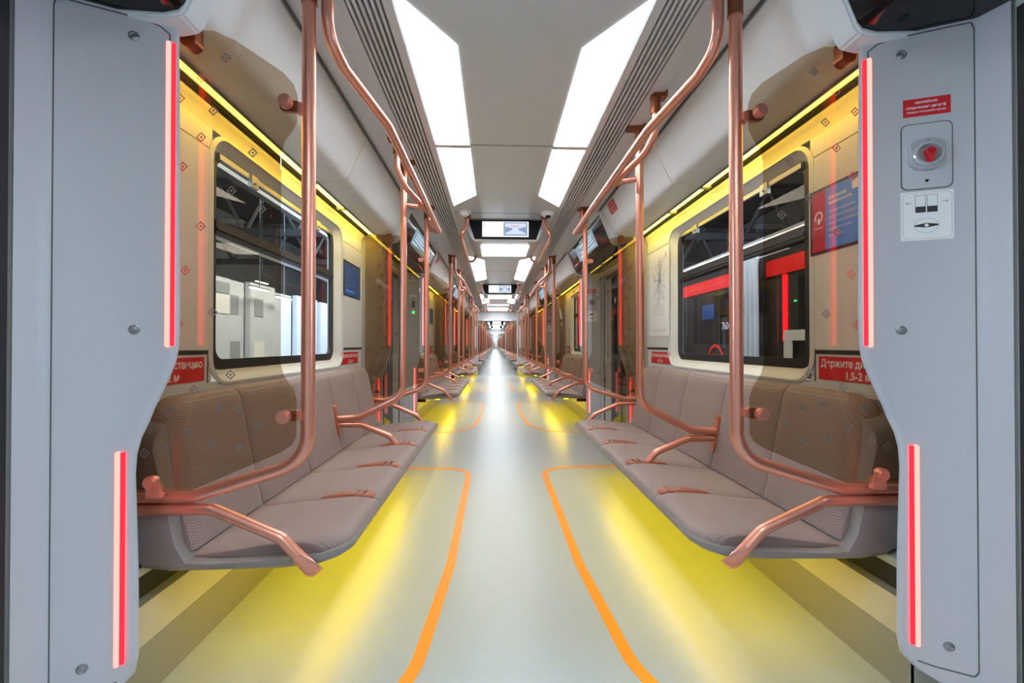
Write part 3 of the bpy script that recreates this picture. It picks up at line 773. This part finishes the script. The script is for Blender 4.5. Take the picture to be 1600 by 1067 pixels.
# ---- build the first carriage
nm = lambda k: ORD[k]
for sx in (-1, 1):
    S = SIDE[sx]; yb = .28 if sx < 0 else -.28
    B0 = bench(sx, BC[0], 'long taupe fabric bench on the %s wall, nearest to the camera' % S)
    arm = {-1: 'left', 1: 'right'}[sx]
    poles = [('A', -1.38, 1, 'copper pole at the near end of the %s {} bench, clamped to glass' % S),
             ('B', yb, 1, 'copper pole bending into the middle of the %s {} bench backrest' % S)]
    PA = [pole(sx, BC[0], kd, lb.format('nearest'), y) for kd, y, q, lb in poles]
    # far end: the same pole turned round
    def pole_c(yo, label):
        r = thing('grab_pole', label, 'grab pole', (sx*PX, yo+1.40, 2.53), 'copper grab poles of the first carriage')
        return r
    mirror_root = thing('grab_pole', 'copper pole at the far end of the %s nearest bench, clamped to glass' % S, 'grab pole', (sx*PX, BC[0]+1.38, 2.53), 'copper grab poles of the first carriage')
    for ch in PA[0].children:
        mb = MB(); me = ch.data
        off = Vector(PA[0]['_o'])
        mb.v = [(v.co.x+off.x, -(v.co.y+off.y-BC[0])+BC[0], v.co.z+off.z) for v in me.vertices]
        mb.f = [tuple(p.vertices) for p in me.polygons]; mb.m = [p.material_index for p in me.polygons]
        nme = ch.name.split('.')[0]
        q = mb.build(nme, [m_.name for m_ in []] or ['copper_dark' if nme == 'ceiling_bracket' else 'copper'], mirror_root)
    PC = mirror_root
    SA = screen(sx, BC[0], 1, 'bronze glass screen at the near end of the %s nearest bench' % S)
    SCn = screen(sx, BC[0], -1, 'bronze glass screen at the far end of the %s nearest bench' % S)
    LA = pillar(sx, BC[0], 1, 'big grey pillar with red light strips at the %s edge of the photo' % S if sx < 0 else
                'big grey pillar with red door switch at the right edge of the photo', 'switch' if sx > 0 else None)
    LC = pillar(sx, BC[0], -1, 'grey pillar behind the glass at the far end of the %s nearest bench' % S)
    RA = rail(sx, BC[0], yb, 'copper overhead rail above the %s nearest bench' % S)
    H1 = hatch(sx, BC[0], -1.478, 0, 'pale sloped overhead hatch above near half of the %s nearest bench' % S)
    H2 = hatch(sx, BC[0], 0, 1.478, 'pale sloped overhead hatch above far half of the %s nearest bench' % S)
    CV = cove(sx, BC[0], 'yellow light strip above the %s nearest window' % S)
    CL = clight(sx, BC[0], 'white angular ceiling light on the %s, nearest to the camera' % S)
    for k in (1, 2):
        n = nm(k); dy = BC[k]-BC[0]
        dup(B0, dy, 'long taupe fabric bench on the %s wall, %s from the camera' % (S, n))
        for r, (kd, y, q, lb) in zip(PA, poles): dup(r, dy, lb.format(n))
        dup(PC, dy, 'copper pole at the far end of the %s %s bench, clamped to glass' % (S, n))
        dup(SA, dy, 'bronze glass screen at the near end of the %s %s bench' % (S, n))
        dup(SCn, dy, 'bronze glass screen at the far end of the %s %s bench' % (S, n))
        if k == 1:
            if sx > 0: L1 = dup(LA, dy, 'slim grey pillar with red switch at the near end of the right second bench')
            else: L1 = pillar(sx, BC[1], 1, 'slim grey pillar with green intercom light at the left second bench', 'intercom')
        else:
            dup(L1, dy-P, 'slim grey pillar at the near end of the %s third bench' % S)
        dup(LC, dy, 'grey pillar behind the glass at the far end of the %s %s bench' % (S, n))
        dup(RA, dy, 'copper overhead rail above the %s %s bench' % (S, n))
        dup(H1, dy, 'pale sloped overhead hatch above near half of the %s %s bench' % (S, n))
        dup(H2, dy, 'pale sloped overhead hatch above far half of the %s %s bench' % (S, n))
        dup(CV, dy, 'yellow light strip above the %s %s window' % (S, n))
        dup(CL, dy, 'white angular ceiling light on the %s, %s from the camera' % (S, n))
    # short bench at the end of the carriage
    bench(sx, 17.42, 'short taupe bench on the %s just before the first gangway' % S, -.50, .55, [.02])
    ya = 16.92+1.32
    dup(PA[0], ya-BC[0], 'copper pole at the near end of the %s short bench before the gangway' % S)
    dup(SA, ya-BC[0], 'bronze glass screen at the near end of the %s short bench' % S)
    dup(L1, ya-BC[1], 'slim grey pillar at the near end of the %s short bench' % S)
    tag(hatch(sx, 17.42, -.60, .62, 'pale sloped overhead hatch above the %s short bench' % S), 'pale sloped overhead hatch above the %s short bench' % S, 'hatch')
    # over the doors
    D0 = door_display(sx, DC[0], 'black display above the %s doorway beside the camera' % S)
    for k in (1, 2, 3):
        dup(D0, P*k, 'black slanted display above the %s door, %s down the carriage' % (S, ORD[k-1]))
    G0 = door_rail(sx, DC[1], 'looped copper ceiling rail on the %s of the nearest aisle display' % S)
    dup(G0, P, 'looped copper ceiling rail on the %s of the second aisle display' % S)
    # light over the seats behind the camera
A0 = aisle_display(DC[1], 'information display across the aisle, nearest, showing a tunnel picture')
A1 = dup(A0, P, 'information display across the aisle, second from the camera')
A2 = dup(A0, -P, 'information display and lamp across the ceiling above the camera')
for sx in (-1, 1):
    c = clight(sx, -.95, 'white ceiling light on the %s above the space behind the camera' % SIDE[sx])

# copper frame at the last door's ceiling
root = thing('ceiling_cross_rail', 'copper cross rail frame under the ceiling before the first gangway', 'grab rail', (0, 15.9, 2.38))
mb = MB()
for y in (15.2, 16.1): mb.tube([(-.62, y, 2.39), (.62, y, 2.39)], .018, 10)
mb.build('rail', 'copper', root)
for s in (-1, 1):
    mb = MB(); mb.tube([(s*.46, 15.2, 2.53), (s*.46, 15.2, 2.39), (s*.46, 16.1, 2.39), (s*.46, 16.1, 2.53)], .018, 10, 0, .03); mb.build('side_rail', 'copper', root)

for nm_, y0_, y1_, lb_ in (('x', 14.95, 15.14, 'white light panel across the ceiling at the last door of the first carriage'), ('x', 16.25, 17.6, 'white light panel on the ceiling right before the first gangway')):
    mb = MB(); mb.box(-.36, .36, y0_, y1_, 2.509, 2.521); tag(mb.build('ceiling_light', 'ceil_light', world=Vector((0, (y0_+y1_)/2, 2.51))), lb_, 'ceiling light')

# smoke detectors and cameras
def detector(yo, label):
    root = thing('smoke_detector', label, 'smoke detector', (-.41, yo, 2.52), 'smoke detectors on the ceiling')
    mb = MB(1, yo); mb.cyl((-.41, 0, 2.519), (-.41, 0, 2.500), .062, 24); mb.build('base', 'white_plastic', root)
    mb = MB(1, yo); mb.dome((-.41, 0, 2.500), .050, .035, 20); mb.build('sensor', 'white_plastic', root)
    return root
def cctv(yo, label):
    root = thing('dome_camera', label, 'security camera', (.41, yo, 2.52), 'dome cameras on the ceiling')
    mb = MB(1, yo); mb.cyl((.41, 0, 2.519), (.41, 0, 2.497), .066, 24); mb.dome((.41, 0, 2.497), .058, .03, 24); mb.build('housing', 'white_plastic', root)
    mb = MB(1, yo); mb.dome((.415, -.022, 2.478), .028, .026, 16); mb.build('lens', 'gloss_black', root)
    return root
a = detector(4.50, 'white smoke detector on the ceiling left of the nearest aisle display')
dup(a, P, 'white smoke detector on the ceiling left of the second aisle display')
a = cctv(4.50, 'white dome camera on the ceiling right of the nearest aisle display')
dup(a, P, 'white dome camera on the ceiling right of the second aisle display')
dup(a, 2*P, 'white dome camera on the ceiling before the first gangway')

# ---- signs on the walls
def wall_fn(sx, x=1.389):
    # (along, z, off): along grows in reading direction
    def fn(y0): return lambda a, z, off=0: (sx*(x-off), y0-sx*a, z)
    return fn
def sign(name, label, cat, sx, yc, zc, w, h, plate, group=None, x=1.391):
    root = thing(name, label, cat, (sx*x, yc, zc-h/2), group)
    mb = MB(); mb.box(min(sx*x, sx*(x-.003)), max(sx*x, sx*(x-.003)), yc-w/2, yc+w/2, zc-h/2, zc+h/2)
    mb.build('plate', plate, root)
    fn = lambda a, z, off=.0005: (sx*(x-.003-off), yc-sx*a, zc+z)
    return root, fn
def distance_sticker(sx, yc, zc, label, w=.46, x=1.399):
    root, fn = sign('distance_sticker', label, 'sticker', sx, yc, zc, w, .105, 'red', 'red keep distance stickers under the wall panels', x)
    mb = MB(); put_text(mb, 'Держите дистанцию', .046, lambda a, z: fn(a, z), 0, cy=.021, sqx=.93, bold=.0006); put_text(mb, '1,5-2 м', .046, lambda a, z: fn(a, z), 0, cy=-.029, bold=.0008)
    mb.build('lettering', 'white', root)
for sx in (-1, 1):
    S = SIDE[sx]
    for k, bc in enumerate(BC[:2]):
        distance_sticker(sx, bc-1.165, 1.095, 'red distance sticker with white Russian words left of the %s %s window' % (ORD[k], S) if sx > 0 and 0 else
                         'red distance sticker at the near end of the %s %s window' % (ORD[k], S))
        distance_sticker(sx, bc+1.10, 1.085, 'red distance sticker at the far end of the %s %s window' % (ORD[k], S))
# posters
def blue_poster(sx, yc, label):
    root, fn = sign('poster', label, 'poster', sx, yc, 1.770, .47, .300, 'black', x=1.391)
    mb = MB(); rect(mb, fn, -.222, -.135, -.137, .137, 0, .0004); rect(mb, fn, -.135, .222, -.137, .137, 1, .0004)
    for i in range(20):
        t0, t1 = math.radians(-60+14*i), math.radians(-60+14*(i+1))
        c = (-.178, .02)
        mb.add([fn(c[0]+r*math.cos(t), c[1]+r*math.sin(t), .001) for r, t in ((.026, t0), (.026, t1), (.019, t1), (.019, t0))], [(0, 1, 2, 3)], 2)
    rect(mb, fn, -.184, -.170, -.012, .012, 2, .001)
    put_text(mb, 'Для вашей', .020, lambda a, z: fn(a, z, .001), 2, 'LEFT', -.118, .090, .0005)
    put_text(mb, 'безопасности', .020, lambda a, z: fn(a, z, .001), 2, 'LEFT', -.118, .066, .0005)
    rect(mb, fn, .02, .20, .085, .125, 2, .001)
    for i, s in enumerate(('соблюдайте дистанцию', 'носите маски и перчатки', 'пользуйтесь санитайзером', 'оплачивайте проезд', 'бесконтактно')):
        put_text(mb, s, .0135, lambda a, z: fn(a, z, .001), 2, 'LEFT', -.118, .028-.027*i)
    put_text(mb, 'Подробнее', .010, lambda a, z: fn(a, z, .001), 2, 'CENTER', -.178, -.03)
    rect(mb, fn, .13, .19, -.10, -.03, 3, .001)
    mb.build('print', ['crimson', 'blue', 'white', 'paper'], root); return root
def navy_poster(sx, yc, label):
    root, fn = sign('poster', label, 'poster', sx, yc, 1.775, .47, .305, 'black', x=1.391)
    mb = MB(); rect(mb, fn, -.222, .222, -.140, .140, 0, .0004)
    for i, s in enumerate(('Заботимся о вас', 'Салон поезда', 'проходит дезинфекцию', 'каждый день')):
        put_text(mb, s, .024 if i else .030, lambda a, z: fn(a, z, .001), 1, 'LEFT', -.19, .075-.042*i)
    rect(mb, fn, -.19, .05, -.115, -.095, 1, .001)
    mb.build('print', ['navy', 'blue'], root); return root
blue_poster(1, BC[0]-1.13, 'blue and crimson poster behind the glass by the right nearest window')
navy_poster(-1, BC[0]+1.13, 'dark blue poster on the wall past the left nearest window')
navy_poster(-1, BC[1]+1.13, 'dark blue poster on the wall past the left second window')
# network map
root, fn = sign('network_map', 'white network map sheet on the wall past the right nearest window', 'map', 1, BC[0]+1.11, 1.675, .49, .79, 'paper', x=1.391)
mb = MB(); random.seed(3)
def mline(a0, z0, a1, z1, w=.0016, m=0):
    d = Vector((a1-a0, z1-z0)); n = Vector((-d.y, d.x)).normalized()*w
    mb.add([fn(a0+n.x, z0+n.y), fn(a1+n.x, z1+n.y), fn(a1-n.x, z1-n.y), fn(a0-n.x, z0-n.y)], [(0, 1, 2, 3)], m)
for i in range(26):
    t0, t1 = 2*math.pi*i/26, 2*math.pi*(i+1)/26
    for r in (.075, .13): mline(r*math.cos(t0)*1.1, .1+r*math.sin(t0)*1.2, r*math.cos(t1)*1.1, .1+r*math.sin(t1)*1.2)
for i in range(12):
    a = random.uniform(0, 6.28); a2 = a+math.pi+random.uniform(-.5, .5); r1 = random.uniform(.13, .19); k = random.uniform(-.03, .03)
    p0 = (r1*math.cos(a), .1+r1*1.3*math.sin(a)); p1 = (k, .1+k); p2 = (r1*math.cos(a2), .1+r1*1.3*math.sin(a2))
    mline(*p0, *p1); mline(*p1, *p2)
    for j in range(9):
        f_ = j/8; q = [p0[i_]+(p1[i_]-p0[i_])*f_ for i_ in (0, 1)]; mline(q[0], q[1], q[0]+random.uniform(.02, .05), q[1], .0022)
for i in range(5):
    x_ = -.14+.06*i; mline(x_, -.10, x_, -.22, .0016)
    for j in range(5): mline(x_, -.11-.022*j, x_+.035, -.11-.022*j, .002)
for i in range(7): mline(-.17+.05*i, -.335, -.14+.05*i, -.335, .003); mline(-.17+.05*i, -.35, -.145+.05*i, -.35, .003)
rect(mb, fn, .165, .185, .325, .34, 1, .001); rect(mb, fn, .165, .185, .30, .315, 1, .001)
mb.build('print', ['print_grey', 'red'], root)
# little red stickers on the overhead panels by the doors
def hatch_sticker(sx, yc, label):
    root = thing('warning_sticker', label, 'sticker', (sx*1.0, yc, 2.36), 'red warning stickers on the overhead panels')
    fn = lambda a, t, off=.002: (sx*(.938+.117*t-.895*off), yc-sx*a, 2.558-.236*t-.44*off)
    mb = MB(); mb.add([fn(-.10, .52), fn(.10, .52), fn(.10, .14), fn(-.10, .14)], [(0, 1, 2, 3)], 0)
    mb.build('plate', 'red', root)
    mb = MB()
    for i, s in enumerate(('В СЛУЧАЕ АВАРИИ', 'выдернуть шнур', 'и открыть дверь')):
        put_text(mb, s, .022, lambda a, z: fn(a, .24+.10*i-z/.25, .003), 0, sqx=.85)
    mb.build('lettering', 'white', root)
hatch_sticker(1, BC[0]+1.17, 'small red warning sticker on overhead panel before the right nearest door')
hatch_sticker(-1, BC[1]-1.17, 'small red warning sticker on overhead panel past the left nearest door')

# ================================================================== FURTHER CARRIAGES (a few pixels each)
def far_bench(sx, y0, y1, seams):
    mb = MB(sx, 0); add_shell(mb, y0, y1, 1); e = [y0]+seams+[y1]
    for a, b in zip(e[:-1], e[1:]): add_seat(mb, a, b, y0, y1, 0); add_back(mb, a, b, y0, y1, 0)
    return mb
CW = ['second', 'third', 'fourth', 'fifth', 'sixth', 'seventh']
for sx in (-1, 1):
    S = SIDE[sx]
    base = Vector((sx*1.0, 0, .385))
    bl = far_bench(sx, -1.32, 1.32, SEAMS).build('bench', ['fabric', 'shell'], world=base)
    bs = far_bench(sx, -.5, .5, [0]).build('bench', ['fabric', 'shell'], world=base)
    def fpole(kind):
        mb = MB(sx, 0)
        if kind == 'A':
            mb.tube([(PX, 0, 2.53), (PX, 0, .795), (1.15, 0, .678), (1.393, 0, .678)], PR, 8, 0, .13, 4)
            mb.tube([(1.393, 0, .632), (1.09, 0, .632), (.855, 0, .530), (.748, 0, .405)], .0205, 8, 0, .07, 3)
        else:
            mb.tube([(PX, 0, 2.53), (PX, 0, .84), (1.08, 0, .685), (1.225, 0, .675)], PR, 8, 0, .13, 4)
            mb.tube([(1.225, 0, .633), (1.06, 0, .633), (.865, 0, .555), (.805, 0, .484)], .0205, 8, 0, .07, 3)
        return mb.build('grab_pole', 'copper', world=Vector((sx*PX, 0, 2.53)))
    pa, pb = fpole('A'), fpole('B')
    mb = MB(sx, 0); mb.tube([(.705, -1.37, 2.54), (.705, -1.37, 2.30), (.594, -.93, 2.19), (.594, 1.0, 2.19), (.735, 1.34, 2.36), (.735, 1.34, 2.54)], .0215, 8, 0, .10, 3)
    rl = mb.build('overhead_grab_rail', 'copper', world=Vector((sx*.6, 0, 2.19)))
    mb = MB(sx, 0); mb.prism([(.278, -1.0), (.497, -1.31), (.497, 1.31), (.278, 1.0)], 'z', 2.512, 2.521)
    lt = mb.build('ceiling_light', 'ceil_light', world=Vector((sx*.39, 0, 2.51)))
    mb = MB(sx, 0); secs = [[(x, -1.462, z), (x, -1.515-.379*(x-1.12), z), (1.41, -1.625, z), (1.44, -1.462, z)] for z, x in EDGE]
    mb.loft(secs, 0); mb.prism([(1.115, -1.54), (1.135, -1.54), (1.135, -1.455), (1.115, -1.455)], 'z', 1.2, 2.16, 1)
    pl = mb.build('door_pillar', ['pillar', 'led_soft'], world=Vector((sx*1.28, -1.5, 0)))
    mb = MB(sx, 0); mb.prism(PANE, 'y', -1.434, -1.426); gl = mb.build('glass_screen', 'bronze', world=Vector((sx*1.1, -1.43, .706)))
    mb = MB(sx, 0); mb.prism(HATCH, 'y', -2.5, 2.5); ht = mb.build('overhead_hatch', 'panel', world=Vector((sx*1.07, 0, 2.27)))
    mb = MB(sx, 0); mb.box(1.278, 1.322, -1.4, 1.4, 2.258, 2.272); cv = mb.build('window_light_strip', 'cove', world=Vector((sx*1.3, 0, 2.258)))
    def far(o, y, label, cat, group):
        c = o.copy(); COL.objects.link(c); c.location = Vector(o.location)+Vector((0, y, 0)); tag(c, label, cat, group); return c
    yb = .28 if sx < 0 else -.28
    for c in range(1, NCAR):
        n = CW[c-1]; off = CAR*c
        for k, bc in enumerate(BC+[-2.1]):
            y = bc+off; w_ = ORD[k+1] if k < 3 else 'nearest'
            full = k < 3
            if full:
                far(bl, y, 'long bench on the %s of the %s carriage, %s there' % (S, n, w_), 'bench', 'benches of the further carriages')
                for o_, dy, t in ((pa, -1.38, 'near end'), (pb, yb, 'middle'), (pa, 1.38, 'far end')):
                    far(o_, y+dy, 'copper pole at the %s of the %s %s bench in the %s carriage' % (t, S, w_, n), 'grab pole', 'grab poles of the further carriages')
                far(rl, y, 'copper overhead rail above the %s %s bench of the %s carriage' % (S, w_, n), 'grab rail', 'overhead rails of the further carriages')
                far(lt, y, 'white ceiling light on the %s of the %s carriage, %s there' % (S, n, w_), 'ceiling light', 'ceiling lights of the further carriages')
                far(cv, y, 'yellow light strip over the %s %s window of the %s carriage' % (S, w_, n), 'light', 'yellow strips of the further carriages')
                if c <= 2:
                    far(pl, y, 'grey pillar at the %s %s bench of the %s carriage' % (S, w_, n), 'pillar', 'pillars of the further carriages')
                    far(gl, y, 'glass screen at the %s %s bench of the %s carriage' % (S, w_, n), 'glass screen', 'glass screens of the further carriages')
                far(ht, y, 'overhead hatch above the %s %s bench of the %s carriage' % (S, w_, n), 'hatch', 'overhead hatches of the further carriages')
            else:
                far(bs, off-1.22, 'short bench on the %s just inside the %s carriage' % (S, n), 'bench', 'benches of the further carriages')
                far(pa, off-.68, 'copper pole by the %s short bench of the %s carriage' % (S, n), 'grab pole', 'grab poles of the further carriages')
    for o_ in (bl, bs, pa, pb, rl, lt, pl, gl, ht, cv): bpy.data.objects.remove(o_)
mb = MB(); mb.box(-.38, .38, -.78, .10, 2.305, 2.510, 0); mb.box(-.38, .38, -.786, -.779, 2.31, 2.510, 1); mb.box(-.24, .24, -.792, -.785, 2.34, 2.49, 2); mb.box(-.26, .26, -.58, -.01, 2.298, 2.306, 3)
ad = mb.build('aisle_display', ['ceiling', 'bezel', 'lcd', 'ceil_light'], world=Vector((0, 0, 2.335)))
for c in range(1, NCAR):
    for k, yd in enumerate(DC[:3] if c > 1 else DC[:3]):
        o_ = ad.copy(); COL.objects.link(o_); o_.location = (0, yd+CAR*c, 2.335)
        tag(o_, 'aisle display of the %s carriage, %s there' % (CW[c-1], ORD[k]), 'display', 'aisle displays of the further carriages')
mb = MB(); mb.box(-.36, .36, 16.25-END, 17.6-END, 2.509, 2.521); el_ = mb.build('ceiling_light', 'ceil_light', world=Vector((0, 0, 2.51)))
for c in range(1, NCAR):
    o_ = el_.copy(); COL.objects.link(o_); o_.location = (0, END+CAR*c, 2.51)
    tag(o_, 'white light panel at the far end of the %s carriage' % CW[c-1], 'ceiling light', 'ceiling lights of the further carriages')
bpy.data.objects.remove(el_)
bpy.data.objects.remove(ad)

# ================================================================== THE DEPOT OUTSIDE
mb = MB(); mb.box(-9, -1.75, -6, 30, -1.25, -1.15); mb.box(1.75, 9, -6, 30, -1.25, -1.15); mb.build('ground', 'depot_grey', kind='structure')
mb = MB(); mb.box(-9, 9, -6, 30, 5.6, 5.7); mb.build('trim_20', 'depot_roof', kind='structure')
mb = MB(); mb.box(-9.1, -9, -6, 30, -1.2, 5.6); mb.box(9, 9.1, -6, 30, -1.2, 5.6); mb.build('wall_depot', 'depot_grey', kind='structure')
random.seed(5)
y = 4.6; i = 0
spec = [(1.05, 2.05, .0), (.42, 2.06, .06), (.52, 2.08, -.05), (.75, 2.10, .02), (.80, 2.06, -.08), (.95, 2.08, .0), (1.2, 2.05, .06), (1.4, 2.1, -.04), (1.4, 2.06, .03), (1.5, 2.08, 0), (1.5, 2.04, .05), (1.5, 2.07, 0)]
PL = ['first', 'second', 'third', 'fourth', 'fifth', 'sixth', 'seventh', 'eighth', 'ninth', 'tenth', 'eleventh', 'twelfth']
for w_, h_, dx in spec:
    root = thing('display_board', 'white board standing outside the left windows, %s from the near end' % PL[i], 'board', (-3.6, y+w_/2, -1.15), 'white boards standing outside the left windows')
    mb = MB(); mb.box(-3.70+dx, -3.62+dx, y+.01, y+w_-.01, -1.15, h_); mb.build('panel', 'depot_white', root, bevel=.006)
    if i < 4:
        mb = MB()
        if i == 0:
            for z0, z1, m_ in ((1.20, 1.49, 0), (1.65, 1.90, 0)): mb.box(-3.62+dx, -3.612+dx, y+w_-.40, y+w_-.12, z0, z1, m_)
        elif i == 1:
            mb.box(-3.62+dx, -3.612+dx, y+.06, y+.38, 1.86, 2.0, 1); mb.box(-3.62+dx, -3.612+dx, y+.06, y+.38, 1.60, 1.84, 0)
        else:
            mb.box(-3.62+dx, -3.612+dx, y+.12, y+.36, 1.62, 1.88, 1); mb.box(-3.62+dx, -3.612+dx, y+.1, y+.4, .98, 1.25, 1 if i == 2 else 0)
        mb.build('print', ['paper', 'depot_grey'], root)
    y += w_+.01; i += 1
for k, yy in enumerate((3.0, 6.5, 10.0, 13.5)):
    for s in (-1, 1):
        mb = MB(s); mb.box(2.0, 8.9, yy-.06, yy+.06, 3.55, 3.70); mb.box(2.0, 8.9, yy-.05, yy+.05, 4.6, 4.72)
        for j in range(6):
            x0 = 2.2+1.1*j; mb.tube([(x0, yy, 3.62), (x0+.55, yy, 4.66), (x0+1.1, yy, 3.62)], .05, 6, 0, 0)
        o_ = mb.build('roof_truss', 'steel', world=Vector((s*5, yy, 3.6)))
        tag(o_, 'grey steel roof truss of the depot outside the %s windows, %s along' % (SIDE[s], ORD[k]), 'roof truss', 'roof trusses of the depot')
for s in (-1, 1):
    for j, (x0, z0) in enumerate(((2.9, 3.0), (4.2, 2.75))):
        mb = MB(s); mb.box(x0, x0+.10, 2, 16, z0, z0+.14); mb.box(x0-.06, x0+.16, 2, 16, z0+.14, z0+.16)
        o_ = mb.build('cable_tray', 'steel', world=Vector((s*x0, 9, z0)))
        tag(o_, 'steel cable tray hanging outside the %s windows, %s to the train' % (SIDE[s], 'nearer' if j == 0 else 'farther'), 'cable tray')
for k, (yy, zz, xx) in enumerate(((6.35, 1.98, -3.45), (7.1, 1.93, -3.45), (9.5, 2.5, -5.0), (12.0, 2.5, -5.0))):
    root = thing('tube_lamp', 'white tube lamp hanging outside the left windows, %s from the camera' % ORD[k], 'lamp', (xx, yy, zz), 'tube lamps outside the left windows')
    mb = MB(); mb.box(xx-.02, xx+.02, yy, yy+.48, zz, zz+.02); mb.build('tube', 'tube', root)
    mb = MB(); mb.box(xx-.03, xx+.03, yy, yy+.48, zz+.02, zz+.035); mb.tube([(xx, yy+.24, zz+.035), (xx, yy+.24, 5.6)], .006, 6); mb.build('hanger', 'steel', root)

# the dark train on the next track
root = thing('metro_train', 'black and red train standing on the next track outside the right windows', 'train', (2.95, 10, -1.15))
mb = MB(); mb.prism([(2.9, -.95), (2.9, 1.93), (2.905, 2.2), (2.98, 2.36), (3.2, 2.5), (5.3, 2.5), (5.3, -.95)], 'y', -3, 22); mb.build('body', 'train_black', root, sharp=20)
mb = MB(); mb.prism([(2.896, 2.215), (2.97, 2.37), (3.2, 2.51), (3.2, 2.53), (2.95, 2.40), (2.885, 2.235)], 'y', -3, 22); mb.build('roof_edge', 'train_roof', root)
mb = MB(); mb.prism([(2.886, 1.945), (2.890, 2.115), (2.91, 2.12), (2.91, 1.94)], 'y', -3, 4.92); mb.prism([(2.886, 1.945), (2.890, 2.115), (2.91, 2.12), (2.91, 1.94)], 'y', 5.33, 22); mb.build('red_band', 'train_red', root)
mb = MB(); mb.add([(2.885, 4.585, 1.93), (2.885, 4.625, 1.93), (2.885, 4.600, 1.24), (2.885, 4.575, 1.24)], [(0, 1, 2, 3)]); mb.box(2.886, 2.9, 4.57, 4.63, 1.24, 1.93)
mb.build('door_light', 'led_red', root)
mb = MB(); T = lambda a, z: (2.893, 5.77-a, 1.445+z)
put_text(mb, '76049', .135, T, 0, bold=.001, sqx=.9); mb.build('lettering', 'white', root)
mb = MB(); cy, cz = 6.09, .985
ring_ = lambda r, n=40: [(2.893, cy-r*math.cos(t), cz+r*math.sin(t)) for t in [2*math.pi*k/n for k in range(n)]]
a_, b_ = ring_(.225), ring_(.185); mb.add(a_+b_, [(i, (i+1) % 40, 40+(i+1) % 40, 40+i) for i in range(40)])
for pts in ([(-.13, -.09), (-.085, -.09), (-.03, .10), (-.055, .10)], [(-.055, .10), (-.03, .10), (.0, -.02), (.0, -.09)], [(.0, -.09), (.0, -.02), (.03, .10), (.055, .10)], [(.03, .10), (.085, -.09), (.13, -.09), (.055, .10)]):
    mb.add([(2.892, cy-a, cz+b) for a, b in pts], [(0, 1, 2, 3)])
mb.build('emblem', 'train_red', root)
mb = MB()
for y0, y1 in ((5.55, 6.75), (7.4, 9.2), (2.6, 4.4), (10.5, 12.5)): mb.prism([(2.896, y0), (2.896, y1), (2.902, y1), (2.902, y0)], 'z', 1.22, 1.90)
mb.build('window', 'gloss_black', root)
mb = MB(); mb.box(2.888, 2.894, 6.12, 6.48, 1.56, 1.765); mb.build('poster', 'navy', root)
mb = MB(); mb.box(2.886, 2.896, 4.42, 4.45, 1.635, 1.65); mb.build('indicator_light', 'green', root)
# sheets hung on it
mb = MB(); secs = []
for i in range(17):
    yy = 4.93+.42*i/16; x = 2.80+.018*math.sin(i*1.9)
    secs.append([(x, yy, .7), (x, yy, 1.62), (x-.005, yy, 2.1), (x+.02, yy, 2.22), (x+.03, yy, 2.22), (x+.005, yy, 2.1), (x+.01, yy, 1.62), (x+.01, yy, .7)])
mb.loft(secs); o_ = mb.build('plastic_sheet', 'film', world=Vector((2.8, 5.1, .7))); tag(o_, 'crumpled white plastic sheet hung on the black train outside', 'plastic sheet')
mb = MB(); mb.box(2.85, 2.865, 4.44, 4.56, .6, 1.35); mb.box(2.85, 2.865, 3.6, 4.44, 1.245, 1.35)
o_ = mb.build('paper_frame', 'paper', world=Vector((2.85, 4.2, .6))); tag(o_, 'white paper frame taped to the black train outside', 'paper frame')

for o_ in bpy.data.objects:
    if '_o' in o_: del o_['_o']
